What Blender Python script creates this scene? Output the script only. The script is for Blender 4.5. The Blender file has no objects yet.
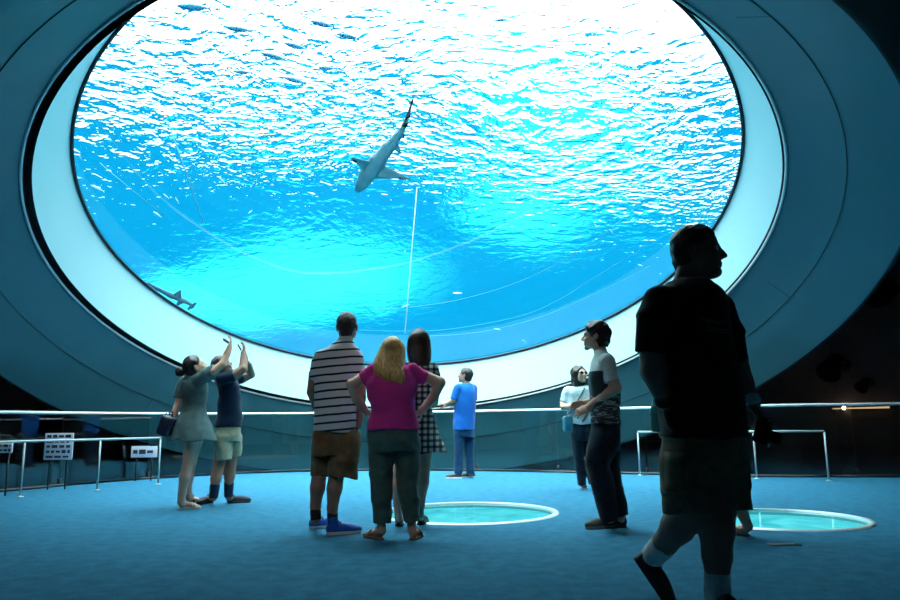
import bpy, bmesh, math, random
import numpy as np
from mathutils import Vector, Matrix
random.seed(7); np.random.seed(7)
C = bpy.context.scene.collection
SC = bpy.context.scene
V = Vector
# ------------------------------------------------------------------ camera
F = 720.0; TH = math.atan(124.0/F); ROLL = 0.011; CAMZ = 0.88
_f = V((0, math.cos(TH), math.sin(TH))); _r = V((1,0,0)); _u = _r.cross(_f)
RX = math.cos(ROLL)*_r - math.sin(ROLL)*_u
UP = math.sin(ROLL)*_r + math.cos(ROLL)*_u
CAM = V((0,0,CAMZ))
cd = bpy.data.cameras.new('camera'); cam = bpy.data.objects.new('camera', cd); C.objects.link(cam)
cd.sensor_width = 36; cd.lens = 36*F/900; cd.clip_start = 0.05; cd.clip_end = 300
M3 = Matrix((RX, UP, -_f)).transposed()
cam.matrix_world = Matrix.Translation(CAM) @ M3.to_4x4()
SC.camera = cam
SC.view_settings.view_transform = 'Standard'; SC.view_settings.look = 'None'
SC.view_settings.gamma = 1; SC.view_settings.use_curve_mapping = False
SC.view_settings.exposure = 0.0

def ray(px, py):
    px, py = float(px), float(py)
    return ((px-450)/F*RX + (300-py)/F*UP + _f).normalized()
def at_y(px, py, y):                 # point of a sight line at world depth y
    d = ray(px, py); y = float(y); return CAM + d*((y-CAM.y)/d.y)
def on_floor(px, py, z=0.0):
    d = ray(px, py); return CAM + d*((z-CAM.z)/d.z)

# ------------------------------------------------------------------ object helpers
def link(o, parent=None):
    C.objects.link(o)
    if parent is not None: o.parent = parent
    return o
def obj(name, bm, mat, parent=None, smooth=True):
    me = bpy.data.meshes.new(name)
    if isinstance(bm, bmesh.types.BMesh):
        bm.to_mesh(me); bm.free()
    else:
        v, f = bm; me.from_pydata([tuple(p) for p in v], [], [tuple(q) for q in f])
    if smooth:
        me.polygons.foreach_set('use_smooth', [True]*len(me.polygons))
    if mat: me.materials.append(mat)
    me.update()
    return link(bpy.data.objects.new(name, me), parent)
def tag(o, label=None, cat=None, group=None, kind=None):
    if label: o['label'] = label
    if cat: o['category'] = cat
    if group: o['group'] = group
    if kind: o['kind'] = kind
    return o
def struct(name, bm, mat, parent=None, smooth=True):
    o = obj(name, bm, mat, parent, smooth)
    if parent is None: o['kind'] = 'structure'
    return o
def thing(name, label, cat, loc=(0,0,0), group=None):
    o = bpy.data.objects.new(name, None); o.location = loc; link(o)
    o.empty_display_size = 0.1
    tag(o, label, cat, group); bpy.context.view_layer.update()
    return o
def put(o, parent):                  # parent keeping world place (parents are unrotated empties)
    o.parent = parent; o.matrix_parent_inverse = Matrix.Translation(-parent.location); return o
def add_box(bm, c, s, M=None):
    r = bmesh.ops.create_cube(bm, size=1)
    for v in r['verts']:
        v.co = V((v.co.x*s[0], v.co.y*s[1], v.co.z*s[2]))
        if M is not None: v.co = M @ v.co
        v.co += V(c)
    return r['verts']
def bevel(bm, w, seg=2):
    bmesh.ops.bevel(bm, geom=[e for e in bm.edges], offset=w, segments=seg, profile=.5, affect='EDGES')
def frames(pts, closed=False):
    n = len(pts); T = []
    for i in range(n):
        if closed: t = pts[(i+1)%n]-pts[(i-1)%n]
        else: t = pts[min(i+1,n-1)]-pts[max(i-1,0)]
        T.append(t.normalized())
    a = T[0].orthogonal().normalized(); out = []
    for t in T:
        a = (a - t*a.dot(t)).normalized(); out.append((a, t.cross(a)))
    return out
def add_tube(bm, pts, r, n=10, closed=False, cap=True):
    pts = [V(p) for p in pts]; fr = frames(pts, closed); rings = []
    for i, (p, (a, b)) in enumerate(zip(pts, fr)):
        rr = r[i] if isinstance(r, (list, tuple)) else r
        rings.append([bm.verts.new(p + rr*(math.cos(k*2*math.pi/n)*a + math.sin(k*2*math.pi/n)*b)) for k in range(n)])
    m = len(rings)
    for i in range(m if closed else m-1):
        A, B = rings[i], rings[(i+1)%m]
        off = 0
        if closed and i == m-1:
            d = [sum((A[k].co-B[(k+o)%n].co).length for k in range(n)) for o in range(n)]; off = d.index(min(d))
        for k in range(n): bm.faces.new((A[k], A[(k+1)%n], B[(k+1+off)%n], B[(k+off)%n]))
    if cap and not closed:
        bm.faces.new(rings[0][::-1]); bm.faces.new(rings[-1])
def add_lathe(bm, base, axis, prof, n=24):
    axis = V(axis).normalized(); a = axis.orthogonal().normalized(); b = axis.cross(a); rings = []
    for (h, r) in prof:
        rings.append([bm.verts.new(V(base)+axis*h+r*(math.cos(k*2*math.pi/n)*a+math.sin(k*2*math.pi/n)*b)) for k in range(n)])
    for A, B in zip(rings, rings[1:]):
        for k in range(n): bm.faces.new((A[k], A[(k+1)%n], B[(k+1)%n], B[k]))
    bm.faces.new(rings[0][::-1]); bm.faces.new(rings[-1])
def BM(): return bmesh.new()

# ------------------------------------------------------------------ material helpers
class NT:
    def __init__(s, name):
        s.m = bpy.data.materials.new(name); s.m.use_nodes = True; s.t = s.m.node_tree; s.t.nodes.clear()
        s.out = s.t.nodes.new('ShaderNodeOutputMaterial')
    def n(s, typ, **kw):
        nd = s.t.nodes.new(typ)
        for k, v in kw.items():
            if k.startswith('i_'):
                key = k[2:]; key = int(key) if key.isdigit() else key.replace('_', ' ')
                if hasattr(v, 'is_output'): s.t.links.new(v, nd.inputs[key])
                else: nd.inputs[key].default_value = v
            else: setattr(nd, k, v)
        return nd
    def link(s, a, b): s.t.links.new(a, b)
    def surf(s, sh): s.link(sh, s.out.inputs['Surface']); return s.m
    def ramp(s, fac, stops, interp='LINEAR'):
        r = s.n('ShaderNodeValToRGB'); r.color_ramp.interpolation = interp
        e = r.color_ramp.elements
        while len(e) < len(stops): e.new(0.5)
        for k, (p, c) in enumerate(stops):
            e[k].position = p; e[k].color = (*c, 1) if len(c) == 3 else c
        s.link(fac, r.inputs[0]); return r.outputs[0]
    def math(s, op, a, b=0.0, c=0.0):
        nd = s.n('ShaderNodeMath', operation=op)
        for i, x in enumerate((a, b, c)):
            if hasattr(x, 'is_output'): s.link(x, nd.inputs[i])
            else: nd.inputs[i].default_value = x
        return nd.outputs[0]
def srgb(r, g, b):
    f = lambda c: (c/255/12.92) if c/255 <= .04045 else ((c/255+.055)/1.055)**2.4
    return (f(r), f(g), f(b))
def mat(name, col, rough=.6, metal=0, noise=0, scale=20, bump=0, bscale=None, spec=.5, sheen=0, coat=0):
    t = NT(name)
    b = t.n('ShaderNodeBsdfPrincipled'); b.inputs['Roughness'].default_value = rough; b.inputs['Metallic'].default_value = metal
    b.inputs['Specular IOR Level'].default_value = spec; b.inputs['Sheen Weight'].default_value = sheen; b.inputs['Coat Weight'].default_value = coat
    tc = t.n('ShaderNodeTexCoord')
    if noise:
        nz = t.n('ShaderNodeTexNoise', i_Scale=scale, i_Detail=4.0); t.link(tc.outputs['Object'], nz.inputs['Vector'])
        c = t.ramp(nz.outputs[0], [(.3, tuple(x*(1-noise) for x in col)), (.7, tuple(min(1, x*(1+noise)) for x in col))])
        t.link(c, b.inputs['Base Color'])
    else: b.inputs['Base Color'].default_value = (*col, 1)
    if bump:
        nb = t.n('ShaderNodeTexNoise', i_Scale=bscale or scale*3, i_Detail=3.0); t.link(tc.outputs['Object'], nb.inputs['Vector'])
        bp = t.n('ShaderNodeBump', i_Strength=bump, i_Distance=.01, i_Height=nb.outputs[0]); t.link(bp.outputs[0], b.inputs['Normal'])
    return t.surf(b.outputs[0])
# ------------------------------------------------------------------ the oculus: circles on one tilted axis
OS = 1.1; OC = CAM + OS*(V((-0.48, 10.473, 3.895))-CAM); _a, _b = -0.39, -0.051
AX = V((math.sin(_b)*math.cos(_a), -math.sin(_a), math.cos(_b)*math.cos(_a))).normalized()   # up into the water
OU = V((0,1,0)).cross(AX).normalized(); OV = AX.cross(OU)
def oc_pt(t, R, a): return OC + t*AX + R*(math.cos(a)*OU + math.sin(a)*OV)
def oc_ring(t, R, n=192): return [oc_pt(t, R, k*2*math.pi/n) for k in range(n)]
def skin(rings, closed=True, flip=False):
    v = [p for r in rings for p in r]; n = len(rings[0]); f = []
    for i in range(len(rings)-1):
        for k in range(n if closed else n-1):
            q = (i*n+k, i*n+(k+1)%n, (i+1)*n+(k+1)%n, (i+1)*n+k); f.append(q[::-1] if flip else q)
    return v, f
R0, T1, R1, T2, R2 = [OS*q for q in (4.70, -0.826, 4.952, -1.906, 6.03)]

# materials of the building
M_lip = mat('white_satin_lip', (.46,.74,.76), .5)
M_skirt = mat('grey_blue_painted_skirt', (.031,.140,.182), .55, noise=.05, scale=1.5)
M_black = mat('black_rubber', (.006,.007,.008), .6)
M_trimw = mat('pale_trim', (.75,.8,.8), .4)
M_seam = mat('dark_seam', (.02,.03,.035), .7)
M_wall = mat('dark_brown_wall', (.24,.17,.165), .8, noise=.25, scale=.8)
M_wall_bounce = mat('pale_bounce_wall', (.66,.62,.58), .8, noise=.05, scale=1)  # out-of-view walls, made pale to bounce light onto the visitors
M_ceil = mat('black_ceiling', (.02,.02,.022), .9)

# opening lip, black reveal gap, pale edge, skirt
s = struct('trim_1', skin([oc_ring(0, R0), oc_ring(T1*.5, (R0+R1)/2), oc_ring(T1, R1)]), M_lip)
tag(s, 'white curved reveal ring between the round window and the dark skirt', 'window reveal')
def gap_ring(t, add, n=192): return [oc_pt(t, R1+.022+.045*(1-math.cos(k*2*math.pi/n))+add, k*2*math.pi/n) for k in range(n)]   # the gap is widest on the left
s = struct('trim_2', skin([oc_ring(T1, R1), oc_ring(T1+.12, R1+.005), gap_ring(T1+.12, 0), gap_ring(T1-.03, 0)]), M_black)
tag(s, 'thin black shadow gap around the white reveal ring', 'shadow gap')
bm = BM(); add_tube(bm, gap_ring(T1-.035, .015, 160), .02, 8, closed=True)
s = struct('trim_3', bm, M_trimw); tag(s, 'thin pale metal edge outside the black gap of the round window', 'edge trim')
R1b, T1b = R1+.12, T1-.03
NS = 5
def sk(u): return (T1b+(T2-T1b)*u, R1b+(R2-R1b)*u)
s = struct('ceiling_skirt', skin([gap_ring(T1b, .02)]+[oc_ring(*sk(u/NS)) for u in range(1, NS+1)]), M_skirt)
tag(s, 'grey blue funnel shaped skirt flaring out around the round window', 'ceiling')
def on_skirt(u, a, off=.004):
    t, R = sk(u); nrm = (-(T1b-T2)*0-1)
    p = oc_pt(t, R, a); inn = (-(math.cos(a)*OU+math.sin(a)*OV) - AX).normalized()
    return p + inn*off
US = .47
bm = BM(); add_tube(bm, [on_skirt(US, k*2*math.pi/160) for k in range(160)], .006, 6, closed=True)
o = obj('panel_seam', bm, M_seam, s); 
for a in (0.12, 0.95, 1.75, 2.62, -.9, -1.75, -2.6):
    bm = BM(); u0, u1 = (0, US) if int(a*10) % 2 else (US, 1)
    add_tube(bm, [on_skirt(u0+(u1-u0)*k/6, a, .001) for k in range(7)], .003, 6); obj('panel_seam', bm, M_seam, s)
# outer dark collar of the skirt, running up to the hull
s = struct('ceiling_collar', skin([oc_ring(T2, R2), oc_ring(T2-.02, R2+.04), oc_ring(T2+.35, R2+.42), oc_ring(T2+.36, R2+.46), oc_ring(T2+1.2, R2+.9)]), mat('dark_collar', (.022,.034,.04), .6))
tag(s, 'dark collar around the outer edge of the skirt', 'ceiling')

# ------------------------------------------------------------------ the tank
HZ = 9.2; TC = V((-.5, 21.5, HZ)); TR = 21.0
def rim_pt(ang, R):
    d = V((math.cos(ang), math.sin(ang))); w = V((OC.x-TC.x, OC.y-TC.y)); b = w.dot(d)
    s = -b+math.sqrt(b*b-w.dot(w)+R*R); return V((OC.x+d.x*s, OC.y+d.y*s, HZ))
def hull(off_=0.0, n=192, m=24):
    rings = []
    for i in range(m+1):
        u = i/m; ring = []; off = off_*min(1, u*8)
        for k in range(n):
            a = k*2*math.pi/n; p = oc_pt(0, R0+off, a)
            dirv = V((p.x-OC.x, p.y-OC.y, 0)); ang = math.atan2(dirv.y, dirv.x)
            q = rim_pt(ang, TR+off)
            x = p.lerp(q, u); x.z = p.z + (q.z-p.z)*u**1.6 - off*.8*math.sin(math.pi*min(u*1.0,1))
            ring.append(x)
        rings.append(ring)
    return rings
def refract_at_pane(px, py):
    """sight line through the lens: where it enters the water, and its direction there"""
    d = ray(px, py); t = (OC-CAM).dot(AX)/d.dot(AX); p = CAM + d*t
    n = -AX; eta = 1/1.33; c1 = -d.dot(n); k = 1-eta*eta*(1-c1*c1)
    return p, (eta*d + (eta*c1-math.sqrt(k))*n).normalized()
def in_water(px, py, dist):
    p, d = refract_at_pane(px, py); return p + d*float(dist)
def bottom_z(x, y, inset=0):
    d = V((x-OC.x, y-OC.y, 0)); ang = math.atan2(d.y, d.x); r = d.length
    q = rim_pt(ang, TR); rq = (V((q.x, q.y, 0))-V((OC.x, OC.y, 0))).length
    a = math.atan2(d.dot(OV), d.dot(OU)); p = oc_pt(0, R0, a); rp = (V((p.x, p.y, 0))-V((OC.x, OC.y, 0))).length
    u = (r-rp)/max(rq-rp, .1)
    return p.z + (HZ-p.z)*max(u, 0)**1.6 - inset*math.sin(math.pi*max(0, min(u, 1))) if u < 1 else 99
def mirrored_bottom(px, py):
    p, d = refract_at_pane(px, py); t = (HZ-p.z)/d.z; p = p + d*t; d = V((d.x, d.y, -d.z))
    s = 0.1
    while s < 60:
        q = p + d*s
        if q.z < bottom_z(q.x, q.y): return q
        s += .1
    return q

# liner: painted blue with pale sand beds
t = NT('blue_tank_liner')
geo = t.n('ShaderNodeNewGeometry'); pos = geo.outputs['Position']
nz = t.n('ShaderNodeTexNoise', i_Scale=.7, i_Detail=3.0); t.link(pos, nz.inputs['Vector'])
warp = t.n('ShaderNodeVectorMath', operation='MULTIPLY_ADD'); t.link(nz.outputs['Color'], warp.inputs[0]); warp.inputs[1].default_value = (1.6, 1.6, 0); t.link(pos, warp.inputs[2])
def bed(cx, cy, rx, ry, rot=0, soft=.5):
    m = t.n('ShaderNodeMapping', vector_type='TEXTURE'); m.inputs['Location'].default_value = (cx+.8, cy+.8, 0)
    m.inputs['Rotation'].default_value = (0, 0, rot); m.inputs['Scale'].default_value = (rx, ry, 1e3); t.link(warp.outputs[0], m.inputs[0])
    l = t.n('ShaderNodeVectorMath', operation='LENGTH'); t.link(m.outputs[0], l.inputs[0])
    mr = t.n('ShaderNodeMapRange', interpolation_type='SMOOTHSTEP'); mr.inputs['From Min'].default_value = 1+soft; mr.inputs['From Max'].default_value = 1-soft
    t.link(l.outputs['Value'], mr.inputs['Value']); return mr.outputs[0]
BEDS = BEDS_ = []
masks = []
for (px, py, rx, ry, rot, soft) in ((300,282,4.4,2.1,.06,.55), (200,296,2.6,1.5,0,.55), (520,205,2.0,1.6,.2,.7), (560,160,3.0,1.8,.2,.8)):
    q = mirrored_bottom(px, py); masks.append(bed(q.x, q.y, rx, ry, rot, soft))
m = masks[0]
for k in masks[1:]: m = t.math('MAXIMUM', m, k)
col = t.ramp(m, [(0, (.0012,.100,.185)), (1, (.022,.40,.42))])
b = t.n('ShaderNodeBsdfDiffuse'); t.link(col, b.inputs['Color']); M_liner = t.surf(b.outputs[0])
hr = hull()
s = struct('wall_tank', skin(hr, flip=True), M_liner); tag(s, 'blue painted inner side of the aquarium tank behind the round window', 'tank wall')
s = struct('ceiling_hull', skin(hull(.35)), M_ceil); tag(s, 'dark underside of the aquarium tank around the skirt', 'ceiling')
# water surface: rippled, mirrors the tank at flat angles and lets daylight in at steep ones
t = NT('water_surface')
geo = t.n('ShaderNodeNewGeometry'); pos = geo.outputs['Position']
mp = t.n('ShaderNodeMapping'); mp.inputs['Scale'].default_value = (1, 1.25, 1); t.link(pos, mp.inputs[0])
n0 = t.n('ShaderNodeTexNoise', i_Scale=.16, i_Detail=1.0); t.link(pos, n0.inputs['Vector'])
wv = t.n('ShaderNodeVectorMath', operation='MULTIPLY_ADD'); t.link(n0.outputs['Color'], wv.inputs[0]); wv.inputs[1].default_value = (3, 3, 0); t.link(mp.outputs[0], wv.inputs[2])
n1 = t.n('ShaderNodeTexNoise', i_Scale=2.3, i_Detail=2.0, i_Roughness=.45, i_Distortion=.5); t.link(wv.outputs[0], n1.inputs['Vector'])
n2 = t.n('ShaderNodeTexNoise', i_Scale=6.0, i_Detail=1.5, i_Roughness=.5, i_Distortion=.4); t.link(wv.outputs[0], n2.inputs['Vector'])
h = t.math('MULTIPLY_ADD', n2.outputs[0], .30, t.math('MULTIPLY', n1.outputs[0], 1.0))
# calmer water on the left, stirred by the inflow on the right
sx = t.n('ShaderNodeSeparateXYZ'); t.link(pos, sx.inputs[0])
g_ = t.math('MULTIPLY_ADD', sx.outputs['X'], -.28, sx.outputs['Y']); g_ = t.math('ADD', g_, t.math('MULTIPLY', n0.outputs[0], 3.0))
mr = t.n('ShaderNodeMapRange'); t.link(g_, mr.inputs['Value']); mr.inputs['From Min'].default_value = 12; mr.inputs['From Max'].default_value = 24
cm = t.ramp(mr.outputs[0], [(0, (.26,)*3), (.22, (.50,)*3), (.38, (1,)*3), (.52, (.95,)*3), (.70, (.34,)*3), (1, (.18,)*3)])
h = t.math('MULTIPLY', h, cm)
bp = t.n('ShaderNodeBump', i_Strength=1.0, i_Distance=.088, i_Height=h)
fr = t.n('ShaderNodeFresnel', i_IOR=1.255); t.link(bp.outputs[0], fr.inputs['Normal'])
tr = t.n('ShaderNodeBsdfTransparent'); tr.inputs['Color'].default_value = (.80,.97,1,1)
gl = t.n('ShaderNodeBsdfGlossy', i_Roughness=0.0); gl.inputs['Color'].default_value = (.95,1,1,1); t.link(bp.outputs[0], gl.inputs['Normal'])
mx = t.n('ShaderNodeMixShader'); t.link(fr.outputs[0], mx.inputs[0]); t.link(tr.outputs[0], mx.inputs[1]); t.link(gl.outputs[0], mx.inputs[2])
M_water = t.surf(mx.outputs[0])
bm = BM(); vs = [bm.verts.new(TC + TR*.999*V((math.cos(k*math.pi/96), math.sin(k*math.pi/96), 0))) for k in range(192)]; bm.faces.new(vs)
s = struct('water_surface', bm, M_water, smooth=False); tag(s, 'rippled bright water surface seen from below through the round window', 'water')
# the lens
t = NT('acrylic_lens'); g = t.n('ShaderNodeBsdfGlass', i_Roughness=0.012, i_IOR=1.33); g.inputs['Color'].default_value = (.94,1,1,1); M_lens = t.surf(g.outputs[0])
bm = BM(); vs = [bm.verts.new(p) for p in oc_ring(0, R0)][::-1]; bm.faces.new(vs)
win = struct('window_1', bm, M_lens, smooth=False); tag(win, 'huge round aquarium window overhead looking up into blue water', 'window')
bm = BM(); add_tube(bm, oc_ring(-.02, R0-.01, 160), .028, 8, closed=True)
obj('gasket', bm, mat('dark_blue_gasket', (.004,.02,.035), .6), win)

# sky above the tank
w = bpy.data.worlds.new('sky'); SC.world = w; w.use_nodes = True
nt = w.node_tree; bg = nt.nodes['Background']; bg.inputs[0].default_value = (.93,.98,1,1)      # bright overcast with the sun high behind thin cloud
tcw = nt.nodes.new('ShaderNodeTexCoord'); dt = nt.nodes.new('ShaderNodeVectorMath'); dt.operation = 'DOT_PRODUCT'; nt.links.new(tcw.outputs['Generated'], dt.inputs[0]); dt.inputs[1].default_value = V((-.10,-.02,1)).normalized()
mrw = nt.nodes.new('ShaderNodeMapRange'); mrw.interpolation_type = 'SMOOTHSTEP'; nt.links.new(dt.outputs['Value'], mrw.inputs['Value'])
mrw.inputs['From Min'].default_value = math.cos(math.radians(36)); mrw.inputs['From Max'].default_value = 1.0; mrw.inputs['To Min'].default_value = 3.6; mrw.inputs['To Max'].default_value = 19.0
nt.links.new(mrw.outputs[0], bg.inputs[1])
# ------------------------------------------------------------------ the room
edge_px = [(0,492),(90,483),(160,478),(230,474),(300,471),(450,470),(640,474),(757,477),(900,477)]
EDGE = [V((-7.6,8.6,0))]+[on_floor(*p) for p in edge_px]+[V((9.5,11.3,0))]
PORT = [(V((.155,7.5,0)), .865), (V((2.95,6.75,0)), .72)]
def flat(outer, holes):
    cu = bpy.data.curves.new('c', 'CURVE'); cu.dimensions = '2D'; cu.fill_mode = 'BOTH'
    for pts in [outer]+holes:
        sp = cu.splines.new('POLY'); sp.points.add(len(pts)-1); sp.use_cyclic_u = True
        for q, p in zip(sp.points, pts): q.co = (p[0], p[1], 0, 1)
    o = bpy.data.objects.new('c', cu); C.objects.link(o); dg = bpy.context.evaluated_depsgraph_get()
    me = bpy.data.meshes.new_from_object(o.evaluated_get(dg)); bpy.data.objects.remove(o); bpy.data.curves.remove(cu); return me
def circ2(c, r, n=96): return [c+r*V((math.cos(k*2*math.pi/n), math.sin(k*2*math.pi/n), 0)) for k in range(n)]
t = NT('blue_carpet'); tc = t.n('ShaderNodeTexCoord')
n1 = t.n('ShaderNodeTexNoise', i_Scale=70, i_Detail=4.0, i_Roughness=.7); t.link(tc.outputs['Object'], n1.inputs['Vector'])
n2 = t.n('ShaderNodeTexNoise', i_Scale=9, i_Detail=3.0); t.link(tc.outputs['Object'], n2.inputs['Vector'])
f = t.math('ADD', t.math('MULTIPLY', n1.outputs[0], .6), t.math('MULTIPLY', n2.outputs[0], .4))
c = t.ramp(f, [(.35, (.012,.085,.145)), (.65, (.030,.165,.265))])
b = t.n('ShaderNodeBsdfPrincipled', i_Roughness=.95); b.inputs['Specular IOR Level'].default_value = .1; t.link(c, b.inputs['Base Color'])
bp = t.n('ShaderNodeBump', i_Strength=.5, i_Distance=.004, i_Height=n1.outputs[0]); t.link(bp.outputs[0], b.inputs['Normal'])
M_carpet = t.surf(b.outputs[0])
me = flat([V((-9,-6,0))]+EDGE+[V((9.5,-6,0))], [circ2(c, r) for c, r in PORT])
me.materials.append(M_carpet); fl = link(bpy.data.objects.new('floor', me)); tag(fl, 'blue carpeted gallery floor', 'floor', kind='structure')
M_fascia = mat('dark_fascia', (.03,.03,.035), .7)
o = struct('trim_4', skin([[p+V((0,0,.0)) for p in EDGE], [p+V((0,0,-1.6)) for p in EDGE]], closed=False), M_fascia, smooth=False); tag(o, 'dark edge of the gallery floor below the glass guard', 'floor edge')
# portholes
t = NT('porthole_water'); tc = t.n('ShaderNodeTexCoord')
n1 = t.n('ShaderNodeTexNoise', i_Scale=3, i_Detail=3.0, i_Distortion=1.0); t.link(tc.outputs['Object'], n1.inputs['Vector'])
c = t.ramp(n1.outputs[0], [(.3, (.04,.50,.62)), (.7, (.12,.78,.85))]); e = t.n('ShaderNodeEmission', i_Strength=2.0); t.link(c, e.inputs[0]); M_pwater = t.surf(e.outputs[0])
def clear(name, tint, refl=1.45, rough=0.0):
    t = NT(name); fr = t.n('ShaderNodeFresnel', i_IOR=refl); tr = t.n('ShaderNodeBsdfTransparent'); tr.inputs[0].default_value = (*tint, 1)
    g = t.n('ShaderNodeBsdfGlossy', i_Roughness=rough); mx = t.n('ShaderNodeMixShader'); t.link(fr.outputs[0], mx.inputs[0]); t.link(tr.outputs[0], mx.inputs[1]); t.link(g.outputs[0], mx.inputs[2])
    return t.surf(mx.outputs[0])
M_pglass = clear('porthole_glass', (.9,.98,.98), 1.3, .04)
M_pring = mat('pale_steel_ring', (.6,.7,.7), .35, .3)
M_pside = mat('grey_green_well', (.45,.6,.6), .6)
for i, (c, r) in enumerate(PORT):
    bm = BM(); add_vs = [bm.verts.new(p+V((0,0,-.004))) for p in circ2(c, r)]; bm.faces.new(add_vs)
    wn = struct('window_%d' % (i+2), bm, M_pglass, smooth=False)
    tag(wn, ['round glowing turquoise floor window beside the woman in purple', 'round glowing turquoise floor window behind the man in the black shirt'][i], 'floor window')
    bm = BM(); n = 96; R_ = [[(r-.01,-.01),(r-.01,.012),(r+.035,.012),(r+.045,.0)][k] for k in range(4)]
    v, f_ = skin([[c+V((q*math.cos(k*2*math.pi/n), q*math.sin(k*2*math.pi/n), z)) for k in range(n)] for q, z in R_])
    obj('rim', (v, f_), M_pring, wn)
    obj('well', skin([circ2(c+V((0,0,-.01)), r), circ2(c+V((0,0,-.05)), r)], flip=True), M_pside, wn)
    bm = BM(); bm.faces.new([bm.verts.new(p+V((0,0,-.045))) for p in circ2(c, r)]); obj('lit_water', bm, M_pwater, wn, smooth=False)
# dark shell beyond the guard
bm = BM(); add_box(bm, (0,18,-1.65), (50,60,.1)); s = struct('floor_pit', bm, M_ceil, smooth=False); tag(s, 'dark lower floor beyond the glass guard', 'floor')
LOOP = [V((-13,-7,0)), V((-13,11,0)), V((-10,18,0)), V((-4,22,0)), V((4,22,0)), V((9.5,18,0)), V((12.5,12,0)), V((13,-7,0))]
names = ['left','back_left','back','back_middle','back_right','right','right_near','behind']
for i, nme in enumerate(names):
    a, b_ = LOOP[i], LOOP[(i+1) % 8]
    K = 24; lo = [a.lerp(b_, k/K)+V((0,0,-1.7)) for k in range(K+1)]
    hi = [V((p.x, p.y, min(HZ, bottom_z(p.x, p.y, .15)))) for p in lo]
    o = struct('wall_'+nme, skin([lo, hi], closed=False), M_wall_bounce if nme in ('left', 'right_near', 'behind') else M_wall, smooth=False)
    so = o.modifiers.new('s', 'SOLIDIFY'); so.thickness = .2; so.offset = -1
    tag(o, ('pale' if nme in ('left', 'right_near', 'behind') else 'dark brown')+' gallery wall, '+nme.replace('_', ' ')+' side', 'wall')
me = flat([V((-24,-9,0)), V((24,-9,0)), V((24,46,0)), V((-24,46,0))], [circ2(V((TC.x,TC.y,0)), TR+.2, 128)])
me.transform(Matrix.Translation((0,0,HZ))); me.materials.append(M_ceil); o = link(bpy.data.objects.new('ceiling', me)); tag(o, 'black ceiling around the tank', 'ceiling', kind='structure')
SC.cycles.use_denoising = True; SC.cycles.denoiser = 'OPENIMAGEDENOISE'
SC.cycles.max_bounces = 14; SC.cycles.transparent_max_bounces = 24; SC.cycles.transmission_bounces = 12; SC.cycles.glossy_bounces = 8; SC.cycles.diffuse_bounces = 5
SC.cycles.caustics_refractive = True; SC.cycles.caustics_reflective = True; SC.cycles.blur_glossy = 0.0
# ------------------------------------------------------------------ people: solid figures polygonised from blended volumes
def surface_nets(Fd, lo, h):
    S = Fd < 0; nx, ny, nz = Fd.shape
    cnt = np.zeros((nx-1, ny-1, nz-1), np.int8)
    offs = [(i, j, k) for i in (0,1) for j in (0,1) for k in (0,1)]
    for i, j, k in offs: cnt += S[i:nx-1+i, j:ny-1+j, k:nz-1+k]
    act = np.argwhere((cnt > 0) & (cnt < 8)); I, J, K = act.T
    vals = {o: Fd[I+o[0], J+o[1], K+o[2]] for o in offs}
    acc = np.zeros((len(act), 3)); num = np.zeros(len(act))
    for a in offs:
        for ax in range(3):
            if a[ax] == 0:
                b = tuple(1 if q == ax else a[q] for q in range(3)); va, vb = vals[a], vals[b]
                m = (va < 0) != (vb < 0); tt = np.where(m, va/np.where(m, va-vb, 1), 0)
                for q in range(3): acc[:, q] += np.where(m, a[q]+(tt if q == ax else 0), 0)
                num += m
    vert = (act + acc/num[:, None])*h + np.array(lo)
    ids = np.full(cnt.shape, -1, np.int32); ids[I, J, K] = np.arange(len(act)); quads = []
    for ax in range(3):
        A = np.moveaxis(S, ax, 0); B = np.moveaxis(ids, ax, 0)
        e = np.argwhere(A[:-1, 1:-1, 1:-1] != A[1:, 1:-1, 1:-1]); i = e[:, 0]; j = e[:, 1]+1; k = e[:, 2]+1
        q = np.stack([B[i, j-1, k-1], B[i, j, k-1], B[i, j, k], B[i, j-1, k]], 1)
        fl = A[i, j, k]
        if ax == 1: fl = ~fl
        q = np.where(fl[:, None], q, q[:, ::-1]); quads.append(q)
    return vert, np.concatenate(quads)
def np_mesh(name, v, q, mat, parent):
    me = bpy.data.meshes.new(name); n, m = len(v), len(q)
    me.vertices.add(n); me.vertices.foreach_set('co', np.asarray(v, np.float32).ravel())
    me.loops.add(4*m); me.loops.foreach_set('vertex_index', np.asarray(q, np.int32).ravel())
    me.polygons.add(m); me.polygons.foreach_set('loop_start', np.arange(0, 4*m, 4, dtype=np.int32))
    try: me.polygons.foreach_set('loop_total', np.full(m, 4, np.int32))
    except Exception: pass
    me.polygons.foreach_set('use_smooth', np.ones(m, bool)); me.update(calc_edges=True); me.validate()
    me.materials.append(mat); return link(bpy.data.objects.new(name, me), parent)
def smin(a, b, k):
    if k <= 0: return np.minimum(a, b)
    hh = np.clip(.5+.5*(b-a)/k, 0, 1); return b+(a-b)*hh-k*hh*(1-hh)
A_ = lambda p: np.array(p, float)
def cone(a, b, ra, rb, k=.02):
    a, b = A_(a), A_(b); r = max(ra, rb); lo = np.minimum(a, b)-r; hi = np.maximum(a, b)+r; ba = b-a; L = max(ba@ba, 1e-9)
    def fn(X, Y, Z):
        x, y, z = X-a[0], Y-a[1], Z-a[2]; t = np.clip((x*ba[0]+y*ba[1]+z*ba[2])/L, 0, 1)
        return np.sqrt((x-t*ba[0])**2+(y-t*ba[1])**2+(z-t*ba[2])**2)-(ra+(rb-ra)*t)
    return ['add', fn, lo, hi, k]
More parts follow.
